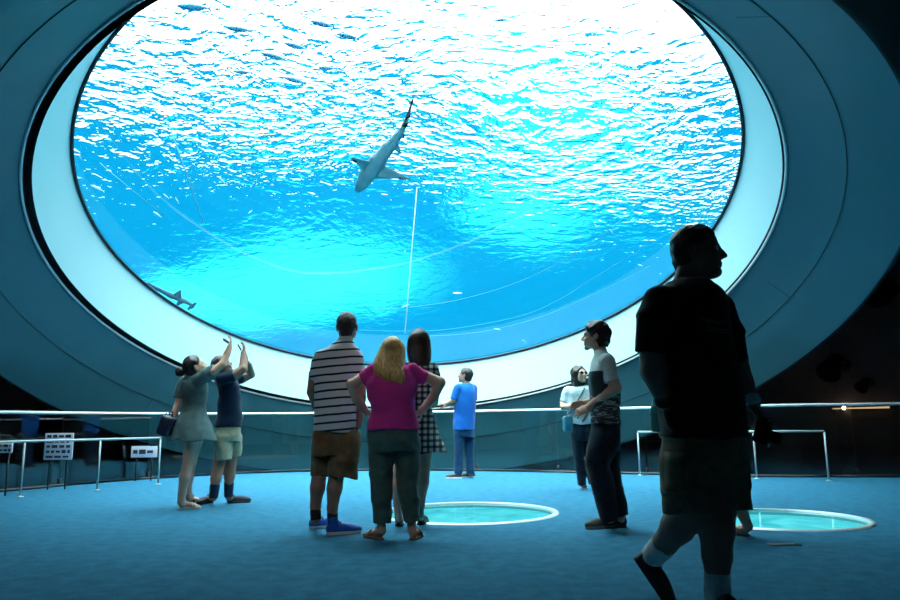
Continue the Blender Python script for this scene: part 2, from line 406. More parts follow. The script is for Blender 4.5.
def tubecone(a, b, ra, rb, k=.01):          # flat ended: sleeves, trouser legs
    a, b = A_(a), A_(b); r = max(ra, rb); lo = np.minimum(a, b)-r; hi = np.maximum(a, b)+r; ba = b-a; L = math.sqrt(ba@ba); u = ba/L
    def fn(X, Y, Z):
        x, y, z = X-a[0], Y-a[1], Z-a[2]; s = x*u[0]+y*u[1]+z*u[2]; t = np.clip(s/L, 0, 1)
        d = np.sqrt(np.maximum(x*x+y*y+z*z-s*s, 0)+np.minimum(s, 0)**2)-(ra+(rb-ra)*t)
        return np.maximum(d, s-L)
    return ['add', fn, lo, hi, k]
def ell(c, ax, r, k=.02, op='add'):
    c = A_(c); ax = np.array([A_(q) for q in ax]); r = A_(r); R = max(r); 
    def fn(X, Y, Z):
        x, y, z = X-c[0], Y-c[1], Z-c[2]; q = [(x*a[0]+y*a[1]+z*a[2]) for a in ax]
        k0 = np.sqrt(sum((q[i]/r[i])**2 for i in range(3))); k1 = np.sqrt(sum((q[i]/r[i]**2)**2 for i in range(3)))
        return k0*(k0-1)/np.maximum(k1, 1e-6)
    return [op, fn, c-R, c+R, k]
class Fig:
    """a figure standing at root; P() reads a place off a sight line at depth offset dd from the root"""
    def __init__(s, px, py, label, h=.007, cat='person', dist=None):
        g = on_floor(px, py); s.D = math.hypot(g.x, g.y); s.root_pt = V((g.x, g.y, 0))
        s.ed = V((g.x, g.y, 0)).normalized(); s.er = V((s.ed.y, -s.ed.x, 0)); s.h = h
        s.o = thing('person', label, cat, s.root_pt)
    def P(s, px, py, dd=0):
        d = ray(px, py); return CAM + d*((s.D+dd)/d.dot(s.ed))
    def px(s, r, dd=0): return r*(s.D+dd)/F
    def dir(s, yaw, up=0):
        y = math.radians(yaw); e = math.radians(up); return (math.sin(y)*s.er+math.cos(y)*s.ed)*math.cos(e)+V((0,0,math.sin(e)))
    def chain(s, pts, k=.02, flat=False):
        out = []
        pts = [tuple(p)+(0,)*(4-len(p)) for p in pts]
        for a, b in zip(pts, pts[1:]):
            out.append((tubecone if flat else cone)(s.P(a[0], a[1], a[3]), s.P(b[0], b[1], b[3]), s.px(a[2]), s.px(b[2]), k))
        return out
    def rows(s, rows, k=.02, p=2.3, round_=.0):
        """horizontal sections read off the figure's outline: (py, left, right, half depth in m, dd)"""
        rows = [tuple(r)+(0,)*(5-len(r)) for r in rows]; st = []
        for py, xl, xr, hd, dd in rows:
            a, b = s.P(xl, py, dd), s.P(xr, py, dd); c = (a+b)/2; q = c-s.root_pt
            st.append((c.z, q.dot(s.er), q.dot(s.ed), (b-a).length/2, hd))
        st.sort(); st = np.array(st); zs = st[:, 0]; fine = np.linspace(zs[0], zs[-1], 80)
        def sm(c):
            f = np.interp(fine, zs, c); g = np.convolve(np.pad(f, 3, 'edge'), np.ones(7)/7, 'valid'); g[0], g[-1] = f[0], f[-1]; return g
        cu, cw, ru, rw = [sm(st[:, i]) for i in (1,2,3,4)]; er, ed, rp = s.er, s.ed, s.root_pt
        R = max(np.abs(st[:, 1]).max()+st[:, 3].max(), np.abs(st[:, 2]).max()+st[:, 4].max())*1.05
        lo = A_((rp.x-R, rp.y-R, zs[0]-.01)); hi = A_((rp.x+R, rp.y+R, zs[-1]+.01))
        def fn(X, Y, Z):
            x, y = X-rp.x, Y-rp.y; z = Z+0*X+0*Y; u = x*er.x+y*er.y; w = x*ed.x+y*ed.y
            U, W = np.interp(z, fine, cu), np.interp(z, fine, cw); a, b = np.interp(z, fine, ru), np.interp(z, fine, rw)
            d = ((np.abs((u-U)/a)**p+np.abs((w-W)/b)**p)**(1/p)-1)*np.minimum(a, b)
            return np.maximum(d, np.maximum(zs[0]-z, z-zs[-1]))
        return ['add', fn, lo, hi, k]
    def mesh(s, name, prims, mat, parent=None, h=None, folds=0, fs=1, seed=0, cuts=(), label=None, stretch=(1,1,1)):
        h = h or s.h
        lo = np.min([q[2] for q in prims if q[0] == 'add'], 0)-3*h; hi = np.max([q[3] for q in prims if q[0] == 'add'], 0)+3*h
        n = np.ceil((hi-lo)/h).astype(int)+1; Fd = np.full(n, .2, np.float32)
        ax = [lo[i]+h*np.arange(n[i]) for i in range(3)]
        for op, fn, a, b, k in prims:
            pad = k+2.5*h; i0 = np.maximum(((a-pad-lo)/h).astype(int), 0); i1 = np.minimum(((b+pad-lo)/h).astype(int)+2, n)
            if (i1 <= i0).any(): continue
            sl = tuple(slice(i0[i], i1[i]) for i in range(3))
            X, Y, Z = ax[0][sl[0]][:, None, None], ax[1][sl[1]][None, :, None], ax[2][sl[2]][None, None, :]
            d = fn(X, Y, Z)
            Fd[sl] = smin(Fd[sl], d, k) if op == 'add' else np.maximum(Fd[sl], -d)
        if folds:
            m = np.abs(Fd) < max(4*h, folds*3); idx = np.argwhere(m); p = (lo+h*idx)*A_(stretch); rs = np.random.RandomState(seed); v = 0
            for q in range(5):
                kv = rs.normal(size=3); kv = kv/np.linalg.norm(kv)*rs.uniform(18, 45)*fs
                v = v+np.sin(p@kv+rs.uniform(0, 6)+1.2*np.sin(p@(rs.normal(size=3)*14*fs)))
            Fd[m] += (folds*.45*v).astype(np.float32)
        for (pt, nrm) in cuts:
            nrm = A_(V(nrm).normalized()); pt = A_(pt)
            pl = ((ax[0]-pt[0])*nrm[0])[:, None, None]+((ax[1]-pt[1])*nrm[1])[None, :, None]+((ax[2]-pt[2])*nrm[2])[None, None, :]
            Fd = np.maximum(Fd, pl.astype(np.float32))
        v, q = surface_nets(Fd, lo, h); v = v-A_(s.root_pt)
        o = np_mesh(name, v, q, mat, parent or s.o)
        if label: o['label'] = label
        return o
    # ---- head
    def head_frame(s, px, py, hpx, yaw, pitch=0, dd=0, tilt=0):
        c = s.P(px, py, dd); H = s.px(hpx, dd); f = s.dir(yaw, pitch); l = V((0,0,1)).cross(f).normalized(); u = f.cross(l).normalized()
        if tilt:
            R = Matrix.Rotation(math.radians(tilt), 3, f); l = R@l; u = R@u
        s.hf = (c, H, -l, f, u)          # middle of the head, height, right, forward, up
        return s.hf
    def hl(s, x, y, z):                  # place in head units (chin 0, crown 1)
        c, H, r, f, u = s.hf; return c+H*(x*r+y*f+(z-.5)*u)
    def in_head(s, body, reach=.75, k=.015, op='add'):
        c, H, r, f, u = s.hf
        def fn(X, Y, Z):
            x, y, z = X-c.x, Y-c.y, Z-c.z; q = [(x*a.x+y*a.y+z*a.z)/H for a in (r, f, u)]
            return body(q[0], q[1], q[2]+.5)*H
        R = A_((reach*H,)*3); return [op, fn, A_(c)-R, A_(c)+R, k]
    def head(s, heavy=0, nose=.8):
        def E(x, y, z, c, r):
            q = [(x-c[0])/r[0], (y-c[1])/r[1], (z-c[2])/r[2]]; k0 = np.sqrt(q[0]**2+q[1]**2+q[2]**2)
            k1 = np.sqrt((q[0]/r[0])**2+(q[1]/r[1])**2+(q[2]/r[2])**2); return k0*(k0-1)/np.maximum(k1, 1e-5)
        def cn(x, y, z, a, b, ra, rb):
            a, b = A_(a), A_(b); ba = b-a; t = np.clip(((x-a[0])*ba[0]+(y-a[1])*ba[1]+(z-a[2])*ba[2])/(ba@ba), 0, 1)
            return np.sqrt((x-a[0]-t*ba[0])**2+(y-a[1]-t*ba[1])**2+(z-a[2]-t*ba[2])**2)-(ra+(rb-ra)*t)
        def body(x, y, z):
            ax = np.abs(x)
            d = E(x, y, z, (0,-.07,.65), (.325,.42,.35))
            d = smin(d, E(x, y, z, (0,.10,.40), (.265+.03*heavy,.285,.33)), .10)
            d = smin(d, E(ax, y, z, (.15,.05,.22), (.11+.04*heavy,.17,.13)), .10)
            d = smin(d, E(x, y, z, (0,.27,.085), (.10,.10,.085)), .07)
            if heavy: d = smin(d, E(x, y, z, (0,.12,.07), (.17,.18,.11)), .10)
            d = smin(d, E(ax, y, z, (.12,.325,.575), (.12,.06,.035)), .05)
            d = np.maximum(d, -(np.sqrt((ax-.135)**2+(y-.40)**2+(z-.50)**2)-.075))
            d = smin(d, cn(x, y, z, (0,.36,.54), (0,.355+.115*nose,.375), .03, .05), .04)
            d = smin(d, E(ax, y, z, (.05,.39,.355), (.042,.05,.035)), .03)
            d = smin(d, E(ax, y, z, (.17,.25,.38), (.09,.09,.08)), .08)
            d = smin(d, E(x, y, z, (0,.345,.245), (.105,.05,.026)), .02)
            d = smin(d, E(x, y, z, (0,.338,.195), (.09,.05,.03)), .02)
            d = np.maximum(d, -E(x, y, z, (0,.40,.221), (.11,.05,.009)))
            e = np.maximum(E(ax, y, z, (.345,-.06,.48), (.045,.095,.15)), -E(ax, y, z, (.40,-.04,.49), (.04,.055,.10)))
            return smin(d, e, .03)
        return s.in_head(body, .8, .012)
    def eyes(s, parent=None):
        c, H, r, f, u = s.hf
        for sx in (-1, 1):
            bm = BM(); bmesh.ops.create_uvsphere(bm, u_segments=12, v_segments=8, radius=.062*H)
            e = obj('eye', bm, M_eye, s.o); e.location = s.hl(sx*.135, .315, .50)-s.root_pt
            bm = BM(); bmesh.ops.create_uvsphere(bm, u_segments=10, v_segments=6, radius=.032*H)
            q = obj('iris', bm, M_iris, e); q.location = .040*H*f
    def hair_cap(s, thick=.035, low=.20, top=.30, ear=.02, nape=.30):
        """short hair: a shell over the cranium that thins out towards the hairline; top / ear: how far forward it comes"""
        def body(x, y, z):
            q = [x/.325, (y+.07)/.42, (z-.65)/.35]; k0 = np.sqrt(q[0]**2+q[1]**2+q[2]**2); k1 = np.sqrt((q[0]/.325)**2+(q[1]/.42)**2+(q[2]/.35)**2)
            d = k0*(k0-1)/np.maximum(k1, 1e-5)
            d2 = np.sqrt((x/.24)**2+((y+.17)/.27)**2); d = smin(d, np.maximum((d2-1)*.24, z-.5), .06)       # down the nape
            line = ear+(top-ear)*np.clip((z-.46)/.46, 0, 1)**.8
            e1 = line-y; e2 = z-(low+.0*y)-np.where(y > -.16, .24*np.clip((y+.16)/.1, 0, 1), 0); e = np.minimum(e1, e2)
            d = d-thick*np.clip(e/.16, .12, 1)
            return np.maximum(d, -e*.9)
        return s.in_head(body, .85, .01)
    # ---- hands: palm, four bent fingers of unequal length, thumb off the side
    def hand(s, w, d, n, curl=25, side=1, size=1.0, r=1.0, spread=5):
        d = V(d).normalized(); n = V(n); n = (n-d*n.dot(d)).normalized(); t = n.cross(d)*side; out = []; w = V(w)
        pc = w+d*.048*size
        out.append(ell(pc, (t, d, n), (.040*size, .056*size, .0155*size*r), .008))
        out.append(ell(w+d*.03*size+t*.022*size+n*.006, (t, d, n), (.018*size, .034*size, .016*size), .008))
        for i, (off, L) in enumerate(((.029, .073), (.0095, .081), (-.0105, .076), (-.029, .060))):
            base = w+d*(.088-(.006 if i in (0, 3) else 0)-(.005 if i == 3 else 0))*size+t*off*size; an = math.radians((1.5-i)*spread)
            dd = d*math.cos(an)+t*math.sin(an); p = base-dd*.02*size; rr = .0095*size*r*(.92 if i == 3 else 1); ang = math.radians(curl*.6)
            for seg, fr in enumerate((.48, .29, .23)):
                q = dd*math.cos(ang)+n*math.sin(ang); e = p+q*((L*fr+(.02 if seg == 0 else 0))*size)
                out.append(cone(p, e, rr, rr*.9, .003)); p = e; rr *= .9; ang += math.radians(curl)
        p = w+d*.025*size+t*.03*size+n*.004
        for L, a, f in ((.042, .95, .25), (.032, .55, .45), (.027, .30, .5)):
            q = (d*math.cos(a)+t*math.sin(a)+n*f*(curl/40)).normalized(); e = p+q*L*size; out.append(cone(p, e, .012*size*r, .0105*size*r, .004)); p = e
        return out
    # ---- feet and shoes
    def foot_frame(s, px, py, yaw, up=None, pt=None, fwd=None):
        o = V(pt) if pt is not None else on_floor(px, py); f = V(fwd).normalized() if fwd is not None else s.dir(yaw)
        u = V(up) if up is not None else V((0,0,1)); u = (u-f*u.dot(f)).normalized(); return o, f, f.cross(u), u
    def foot(s, fr, ankle, L=.26, ra=.032, toes=False):
        o, f, r, u = fr; k = L/.26; g = lambda x, y, z: o+f*x*k+r*y*k+u*z*k
        out = [cone(ankle, g(.055, 0, .06), ra, (.034 if toes else .028)*k, .02), cone(g(.05, 0, .052), g(.045, 0, .038), .028*k, .026*k, .02), cone(g(.06, 0, .06), g(.19, 0, .036), (.034 if toes else .027)*k, (.022 if toes else .017)*k, .02), cone(g(.18, -.022, .034), g(.185, .022, .033), (.022 if toes else .016)*k, (.020 if toes else .015)*k, .015)]
        if toes:
            for i, y in enumerate((-.03, -.014, .001, .015, .028)): out.append(cone(g(.185, y, .032), g(.238-.011*i if s is not None else .23, y, .027), .012*k, .0105*k, .004))
        return out
    def shoe(s, fr, L=.29, up=None, sole=None, lace=None, h=.005, name='shoe', low=False, parent=None, label=None, strap=False):
        o, f, r, u = fr; k = L/.29; g = lambda x, y, z: o+f*x*k+r*y*k+u*z*k; ax = (f, r, u)
        E = lambda c, q, kk=.02: ell(g(*c), ax, [w*k for w in q], kk)
        pr = [E((.06,0,.045), (.055,.036,.055)), E((.145,0,.042), (.10,.040,.046)), E((.215,0,.034), (.075,.046,.036))]
        if not low: pr.append(cone(g(.066,0,.07), g(.06,0,.115), .036*k, .039*k, .015))
        else: pr.append(cone(g(.066,0,.06), g(.062,0,.075), .036*k, .037*k, .015))
        a = s.mesh(name, pr, up, parent, h, cuts=[(g(0,0,.014), -u)], label=label)
        def slab(X, Y, Z):
            x, y, z = X-o.x, Y-o.y, Z-o.z; q = [(x*w.x+y*w.y+z*w.z)/k for w in ax]
            t = np.clip((q[0]-.05)/.185, 0, 1); d2 = np.sqrt((q[0]-.05-.185*t)**2+(q[1])**2)-(.040+.009*t+.002*np.sin(t*6))
            return np.maximum(d2, np.abs(q[2]-.013)-.013)*k
        sl = ['add', slab, A_(o)-.34*k, A_(o)+.34*k, 0]; s.mesh('sole', [sl], sole, a, h*.8)
        if lace:
            for q in range(3):
                x = .115+.024*q; z = .088-.009*q; bm = BM(); dz = -A_((0,0,0))
                add_tube(bm, [g(x+.004*abs(w)/.03, w, z+.006-abs(w)**2*14)-s.root_pt for w in (-.03,-.018,-.006,.006,.018,.03)], .0035*k, 6); obj('lace', bm, lace, a)
        return a
    def sandal(s, fr, L=.25, sole=None, strapm=None, thong=False):
        o, f, r, u = fr; k = L/.26; g = lambda x, y, z: o+f*x*k+r*y*k+u*z*k; ax = (f, r, u)
        def slab(X, Y, Z):
            x, y, z = X-o.x, Y-o.y, Z-o.z; q = [(x*w.x+y*w.y+z*w.z)/k for w in ax]
            t = np.clip((q[0]-.042)/.165, 0, 1); d2 = np.sqrt((q[0]-.042-.165*t)**2+q[1]**2)-(.036+.010*t)
            return np.maximum(d2, np.abs(q[2]-.009)-.009)*k
        a = s.mesh('sandal', [['add', slab, A_(o)-.3*k, A_(o)+.3*k, 0]], sole, None, .0045)
        arcs = [[(.155, .045*math.cos(t), .012+.058*math.sin(t)) for t in np.linspace(0, math.pi, 11)], [(.075, .040*math.cos(t), .02+.085*math.sin(t)) for t in np.linspace(0, math.pi, 11)]]
        if thong: arcs = [[(.10, .043, .012), (.14, .036, .05), (.185, -.012, .055), (.195, -.015, .015)], [(.10, -.043, .012), (.14, -.040, .05), (.18, -.018, .058), (.195, -.015, .02)]]
        for p in arcs:
            bm = BM(); add_tube(bm, [g(*q)-s.root_pt for q in p], .007*k, 8); obj('strap', bm, strapm, a)
        return a
M_eye = mat('eye_white', (.55,.55,.52), .25); M_iris = mat('dark_iris', (.02,.015,.012), .2)
def skinm(name, c): return mat(name, c, .5, noise=.08, scale=14, spec=.4)
M_skin_a = skinm('light_skin', (.58,.36,.26)); M_skin_b = skinm('tan_skin', (.30,.175,.12)); M_skin_c = skinm('ruddy_skin', (.30,.175,.13))
def cloth(name, c, noise=.12, scale=60): return mat(name, c, .9, noise=noise, scale=scale, bump=.25, bscale=160, spec=.15, sheen=.1)
def hairm(name, c):
    t = NT(name); tc = t.n('ShaderNodeTexCoord'); mp = t.n('ShaderNodeMapping'); mp.inputs['Scale'].default_value = (90,90,9); t.link(tc.outputs['Object'], mp.inputs[0])
    nz = t.n('ShaderNodeTexNoise', i_Scale=1.0, i_Detail=3.0); t.link(mp.outputs[0], nz.inputs['Vector'])
    col = t.ramp(nz.outputs[0], [(.3, tuple(q*.45 for q in c)), (.7, c)]); b = t.n('ShaderNodeBsdfPrincipled', i_Roughness=.45); t.link(col, b.inputs['Base Color'])
    bp = t.n('ShaderNodeBump', i_Strength=.7, i_Distance=.006, i_Height=nz.outputs[0]); t.link(bp.outputs[0], b.inputs['Normal']); return t.surf(b.outputs[0])
# materials of clothes
M_black_tee = cloth('black_tee_cotton', (.012,.013,.014)); M_khaki = cloth('khaki_twill', (.20,.165,.105), .2, 25); M_sock_w = cloth('white_sock_rib', (.62,.66,.66))
M_brown_cargo = cloth('brown_cargo_twill', (.16,.11,.055), .25, 18); M_purple = cloth('purple_jersey', (.62,.045,.29)); M_green = cloth('dark_green_twill', (.06,.12,.10), .15, 25)
M_blue_tee = cloth('royal_blue_cotton', (.003,.095,.36)); M_jeans = cloth('blue_denim', (.004,.04,.095), .35, 12); M_jeans_d = cloth('dark_denim', (.004,.013,.024), .35, 12)
M_navy = cloth('navy_cotton', (.003,.020,.045)); M_beige = cloth('pale_khaki_twill', (.34,.36,.25), .15, 25); M_grey_dress = cloth('grey_teal_jersey', (.075,.14,.14), .25, 14)
M_light_tee = cloth('pale_aqua_cotton', (.50,.66,.68), .12, 25); M_grey_tee = cloth('grey_marl_cotton', (.46,.56,.56)); M_teal_knit = cloth('teal_knit', (.03,.20,.20)); M_sock_n = cloth('navy_sock_rib', (.003,.028,.065))
M_blue_shoe = mat('blue_shoe_mesh', (.001,.085,.42), .6, noise=.3, scale=80); M_white_sole = mat('white_sole', (.62,.66,.66), .6); M_black_shoe = mat('black_shoe_leather', (.012,.012,.013), .45)
M_dark_sole = mat('dark_sole', (.02,.02,.02), .7); M_olive_shoe = mat('olive_shoe_suede', (.045,.05,.035), .8); M_tan_strap = mat('tan_leather', (.24,.15,.09), .5); M_cream = mat('cream_leather', (.55,.47,.36), .5)
M_grey_shoe = mat('grey_shoe_fabric', (.05,.055,.06), .8); M_navy_shoe = mat('navy_shoe_canvas', (.008,.014,.035), .7); M_blackp = mat('black_plastic', (.008,.008,.009), .35);
H_brown = hairm('brown_hair', (.075,.045,.028)); H_dark = hairm('dark_hair', (.022,.015,.012)); H_blond = hairm('blond_hair', (.80,.52,.19)); H_grey = hairm('cropped_grey_hair', (.06,.055,.05)); H_black = hairm('black_hair', (.012,.010,.010))
def banded(name, base, alt, period, frac, off=0, wob=.004):
    t = NT(name); tc = t.n('ShaderNodeTexCoord'); sx = t.n('ShaderNodeSeparateXYZ'); t.link(tc.outputs['Object'], sx.inputs[0])
    nz = t.n('ShaderNodeTexNoise', i_Scale=5.0); t.link(tc.outputs['Object'], nz.inputs['Vector'])
    z = t.math('ADD', t.math('MULTIPLY_ADD', nz.outputs[0], wob*4, t.math('MULTIPLY', sx.outputs['X'], -.08)), sx.outputs['Z'])
    fz = t.math('FRACT', t.math('DIVIDE', t.math('ADD', z, off), period)); m = t.math('LESS_THAN', fz, frac)
    mx = t.n('ShaderNodeMix', data_type='RGBA'); t.link(m, mx.inputs['Factor']); mx.inputs['A'].default_value = (*base, 1); mx.inputs['B'].default_value = (*alt, 1)
    b = t.n('ShaderNodeBsdfPrincipled', i_Roughness=.9); b.inputs['Specular IOR Level'].default_value = .15; t.link(mx.outputs['Result'], b.inputs['Base Color']); return t.surf(b.outputs[0])
M_stripe = banded('striped_polo_knit', (.58,.64,.65), (.012,.025,.05), .0665, .26, .028)
t = NT('plaid_cotton'); tc = t.n('ShaderNodeTexCoord'); sx = t.n('ShaderNodeSeparateXYZ'); t.link(tc.outputs['Object'], sx.inputs[0])
fx = t.math('LESS_THAN', t.math('FRACT', t.math('DIVIDE', sx.outputs['X'], .052)), .45); fz = t.math('LESS_THAN', t.math('FRACT', t.math('DIVIDE', sx.outputs['Z'], .052)), .45)
c = t.ramp(t.math('MULTIPLY', t.math('ADD', fx, fz), .5), [(0, (.42,.50,.47)), (.4, (.06,.09,.09)), (.9, (.008,.012,.015))], 'CONSTANT'); b = t.n('ShaderNodeBsdfPrincipled', i_Roughness=.9); t.link(c, b.inputs['Base Color']); M_plaid = t.surf(b.outputs[0])
t = NT('camo_panel_cotton'); tc = t.n('ShaderNodeTexCoord'); sx = t.n('ShaderNodeSeparateXYZ'); t.link(tc.outputs['Object'], sx.inputs[0])
mp = t.n('ShaderNodeMapping'); mp.inputs['Scale'].default_value = (9,9,34); t.link(tc.outputs['Object'], mp.inputs[0]); nz = t.n('ShaderNodeTexNoise', i_Scale=1.0, i_Detail=2.0, i_Distortion=1.5); t.link(mp.outputs[0], nz.inputs['Vector'])
camo = t.ramp(nz.outputs[0], [(.50, (.025,.035,.032)), (.62, (.30,.36,.36))]); zz = sx.outputs['Z']
top = t.math('GREATER_THAN', zz, 1.30); low = t.math('LESS_THAN', zz, 1.10)
m1 = t.n('ShaderNodeMix', data_type='RGBA'); t.link(low, m1.inputs['Factor']); m1.inputs['A'].default_value = (.022,.05,.06,1); t.link(camo, m1.inputs['B'])
m2 = t.n('ShaderNodeMix', data_type='RGBA'); t.link(top, m2.inputs['Factor']); t.link(m1.outputs['Result'], m2.inputs['A']); m2.inputs['B'].default_value = (.50,.68,.68,1)
b = t.n('ShaderNodeBsdfPrincipled', i_Roughness=.9); t.link(m2.outputs['Result'], b.inputs['Base Color']); M_raglan = t.surf(b.outputs[0])

def bvh_of(o):
    from mathutils.bvhtree import BVHTree
    me = o.data; M = Matrix.Translation(o.parent.location if o.parent else o.location)
    return BVHTree.FromPolygons([M @ v.co for v in me.vertices], [tuple(p.vertices) for p in me.polygons])
def strip_on(s, bv, pts, w, parent, name, m, lift=.003, thick=.004):
    """a thin raised strap or seam laid over a garment along a few sight lines"""
    out = []
    for p in pts:
        d = ray(*p); h = bv.ray_cast(CAM, d)[0]
        if h is not None: out.append(h-d*lift-s.root_pt)
    if len(out) > 1:
        bm = BM(); add_tube(bm, out, w, 8); return obj(name, bm, m, parent)

# ============ 1  big man walking past in front
def big_man():
    s = Fig(716, 618, 'big man in a black t-shirt and khaki cargo shorts striding past, head in profile', h=.0055)
    s.head_frame(699, 252.5, 51, 97, 2, .02)
    lf = s.foot_frame(714, 619, 105); rt = s.P(663, 606, .26); rh = s.P(632, 556, .34)
    rfwd = (V((rt.x, rt.y, .0))-rh); rf = s.foot_frame(0, 0, 0, pt=rh, fwd=rfwd, up=(s.er*1.0+V((0,0,.35))))
    la, ra = s.P(717, 600, .02), s.P(651, 557, .25)
    b = [s.head(heavy=1)]
    b += s.chain([(690,270,13,.02),(688,288,15,.02)], .03)
    b += [s.rows([(288,678,702,.09,.02),(300,664,718,.14),(330,662,722,.17),(370,664,728,.18),(410,668,736,.18),(440,668,738,.17),(465,672,738,.15)], .02)]
    b += s.chain([(664,310,11,-.13),(651.5,340,11.5,-.19),(654,370,12.5,-.20),(664,396,9,-.18),(667,403,8,-.17)], .015)
    b += s.chain([(720,316,10,.15),(736,350,9,.20),(743,382,9.5,.18),(752,402,7,.14),(753,405,6.6,.14)], .015)
    b += s.hand(s.P(667,404,-.17), s.P(672,438,-.16)-s.P(667,404,-.17), s.dir(120), 22, 1, .93)
    b += s.hand(s.P(753,405,.14), s.P(764,424,.13)-s.P(753,405,.14), s.dir(-60, -10), 55, -1, .93)
    b += s.chain([(690,470,20,-.05),(696,505,17,-.03),(678,526,15.5,.08),(665,543,11.5,.16),(653,556,9.5,.25)], .02)
    b += s.chain([(722,470,19,.06),(717,508,16.5,.02),(716.5,530,15.5,.02),(717,555,13,.03),(717.5,585,9.8,.03),(717,600,9.5,.02)], .02)
    b += s.foot(lf, la, .27) + s.foot(rf, ra, .27)
    s.mesh('body', b, M_skin_c)
    s.eyes()
    s.mesh('hair', [s.hair_cap(.055, .19, .38, .02)], H_brown, folds=.004, fs=2.2)
    sh = [s.rows([(281.5,673,707,.11,.03),(288,661,719,.17,.02),(300,653,729,.20,.01),(330,652,733,.225),(360,655,738,.235),(390,657,744,.24),(415,658,747,.24),(437,660,749,.235)], .03)]
    sh += s.chain([(662,302,17,-.15),(653,322,16,-.19),(651,353,14.5,-.20)], .03, True)
    sh += s.chain([(722,308,13,.16),(731,335,13,.20),(738,364,11,.20)], .03, True)
    shirt = s.mesh('t_shirt', sh, M_black_tee, folds=.006, fs=.6, seed=3)
    bv = bvh_of(shirt); pr = BM(); random.seed(4)
    for k in range(13):
        x = 698+2.3*k; y = 317+.35*k
        for (dx, y0, y1) in ((0, 0, 4), (random.choice((.7,1.1)), random.choice((0,2)), random.choice((2,4)))):
            pts = []
            for yy in (y+y0, y+(y0+y1)/2, y+y1):
                d = ray(x+dx, yy); h = bv.ray_cast(CAM, d)[0]
                if h is not None: pts.append(h-d*.001-s.root_pt)
            if len(pts) == 3: add_tube(pr, pts, .0016, 5)
    for yy in (327, 330):
        pts = []
        for k in range(12):
            d = ray(706+2*k, yy+.3*k); h = bv.ray_cast(CAM, d)[0]
            if h is not None: pts.append(h-d*.001-s.root_pt)
        if len(pts) > 3: add_tube(pr, pts, .0018, 5)
    obj('chest_print', pr, mat('faded_print', (.10,.10,.08), .8), shirt)
    p = []
    ring = [s.P(690, 284, .02)+q for q in [s.er*.072*math.cos(a)+s.ed*.10*math.sin(a)+V((0,0,-.02*math.cos(a)-.0)) for a in np.linspace(0, 2*math.pi, 33)[:-1]]]
    bm = BM(); add_tube(bm, [q-s.root_pt for q in ring], .006, 8, closed=True); obj('collar', bm, mat('collar_rib', (.10,.10,.10), .9), shirt)
    so = [s.rows([(430,661,747,.19),(450,661,748,.20),(470,662,748,.19),(484,664,747,.17)], .03)]
    so += s.chain([(688,462,23,-.05),(690,490,24.5,-.05),(691,511,23.5,-.04)], .03, True) + s.chain([(724,462,21,.06),(729,488,18.5,.05),(731,508,17.5,.04)], .02, True)
    shorts = s.mesh('cargo_shorts', so, M_khaki, folds=.007, fs=.8, seed=5)
    bv = bvh_of(shorts)
    for (x0, y0, x1, y1) in ((666, 452, 690, 492),):
        bm = BM(); g = []
        for j in range(6):
            for i in range(5):
                d = ray(x0+(x1-x0)*i/4, y0+(y1-y0)*j/5); h = bv.ray_cast(CAM, d)[0]
                if h is None: h = s.P(x0+(x1-x0)*i/4, y0+(y1-y0)*j/5, -.25)
                g.append(bm.verts.new(h-d*.008-s.root_pt))
        for j in range(5):
            for i in range(4): bm.faces.new((g[j*5+i], g[j*5+i+1], g[j*5+i+6], g[j*5+i+5]))
        pk = obj('cargo_pocket', bm, M_khaki, shorts); q = pk.modifiers.new('t', 'SOLIDIFY'); q.thickness = .02; q.offset = 0
        strip_on(s, bv, [(x0-1, y0+8), (x0+8, y0+9), (x0+16, y0+9), (x1+1, y0+8)], .006, shorts, 'pocket_flap', M_khaki, .012)
    s.mesh('sock', s.chain([(663,546,12,.17),(654,555,11.4,.24),(652,558,11.2,.25)], .01, True), M_sock_w, folds=.002, fs=2)
    s.mesh('sock', s.chain([(717.5,576,11.6,.03),(717.5,590,11.2,.03),(717,603,11,.02)], .01, True), M_sock_w, folds=.002, fs=2)
    s.shoe(rf, .30, M_black_shoe, M_dark_sole, M_black_shoe); s.shoe(lf, .30, M_black_shoe, M_dark_sole, M_black_shoe, low=True)
    # wrist band and bracelet
    for a, b_, r, m, nm in (((751.5,400,.14),(753,404,.14),8.2,M_trimw,'wristband'), ((664.5,399,-.18),(666,403,-.17),9.6,M_black,'bracelet')):
        s.mesh(nm, s.chain([(a[0],a[1],r,a[2]),(b_[0],b_[1],r,b_[2])], 0, True), m, h=.004)
    # the camera hanging from his hand
    c = s.P(763, 433, .13); ct = thing('camera', 'black camera dangling from the big man\'s left hand', 'camera', c)
    u, w_, z = s.dir(100), s.dir(190), V((0,0,1)); R = Matrix((u, w_, z)).transposed() @ Matrix.Rotation(.35, 3, 'Y')
    bm = BM(); add_box(bm, (0,0,0), (.07,.055,.10), R); bevel(bm, .010, 3); obj('camera_body', bm, M_blackp, ct)
    bm = BM(); add_lathe(bm, R @ V((.03,0,-.005)), R @ V((1,0,0)), [(0,.030),(.03,.030),(.031,.033),(.055,.033),(.056,.026),(.05,.02)], 20); ln = obj('lens_barrel', bm, M_black, ct)
    bm = BM(); add_box(bm, R @ V((.0,0,.058)), (.03,.03,.02), R); bevel(bm, .004, 2); obj('viewfinder', bm, M_black, ct)
    bm = BM(); hp = s.P(761, 419, .13)-c
    add_tube(bm, [R @ V((0,.03,.045)), R @ V((0,.04,.07)), hp+V((0,0,.01)), R @ V((0,-.045,.07)), R @ V((0,-.03,.045))], .005, 8); obj('strap', bm, M_black, ct)
    return s
big_man()

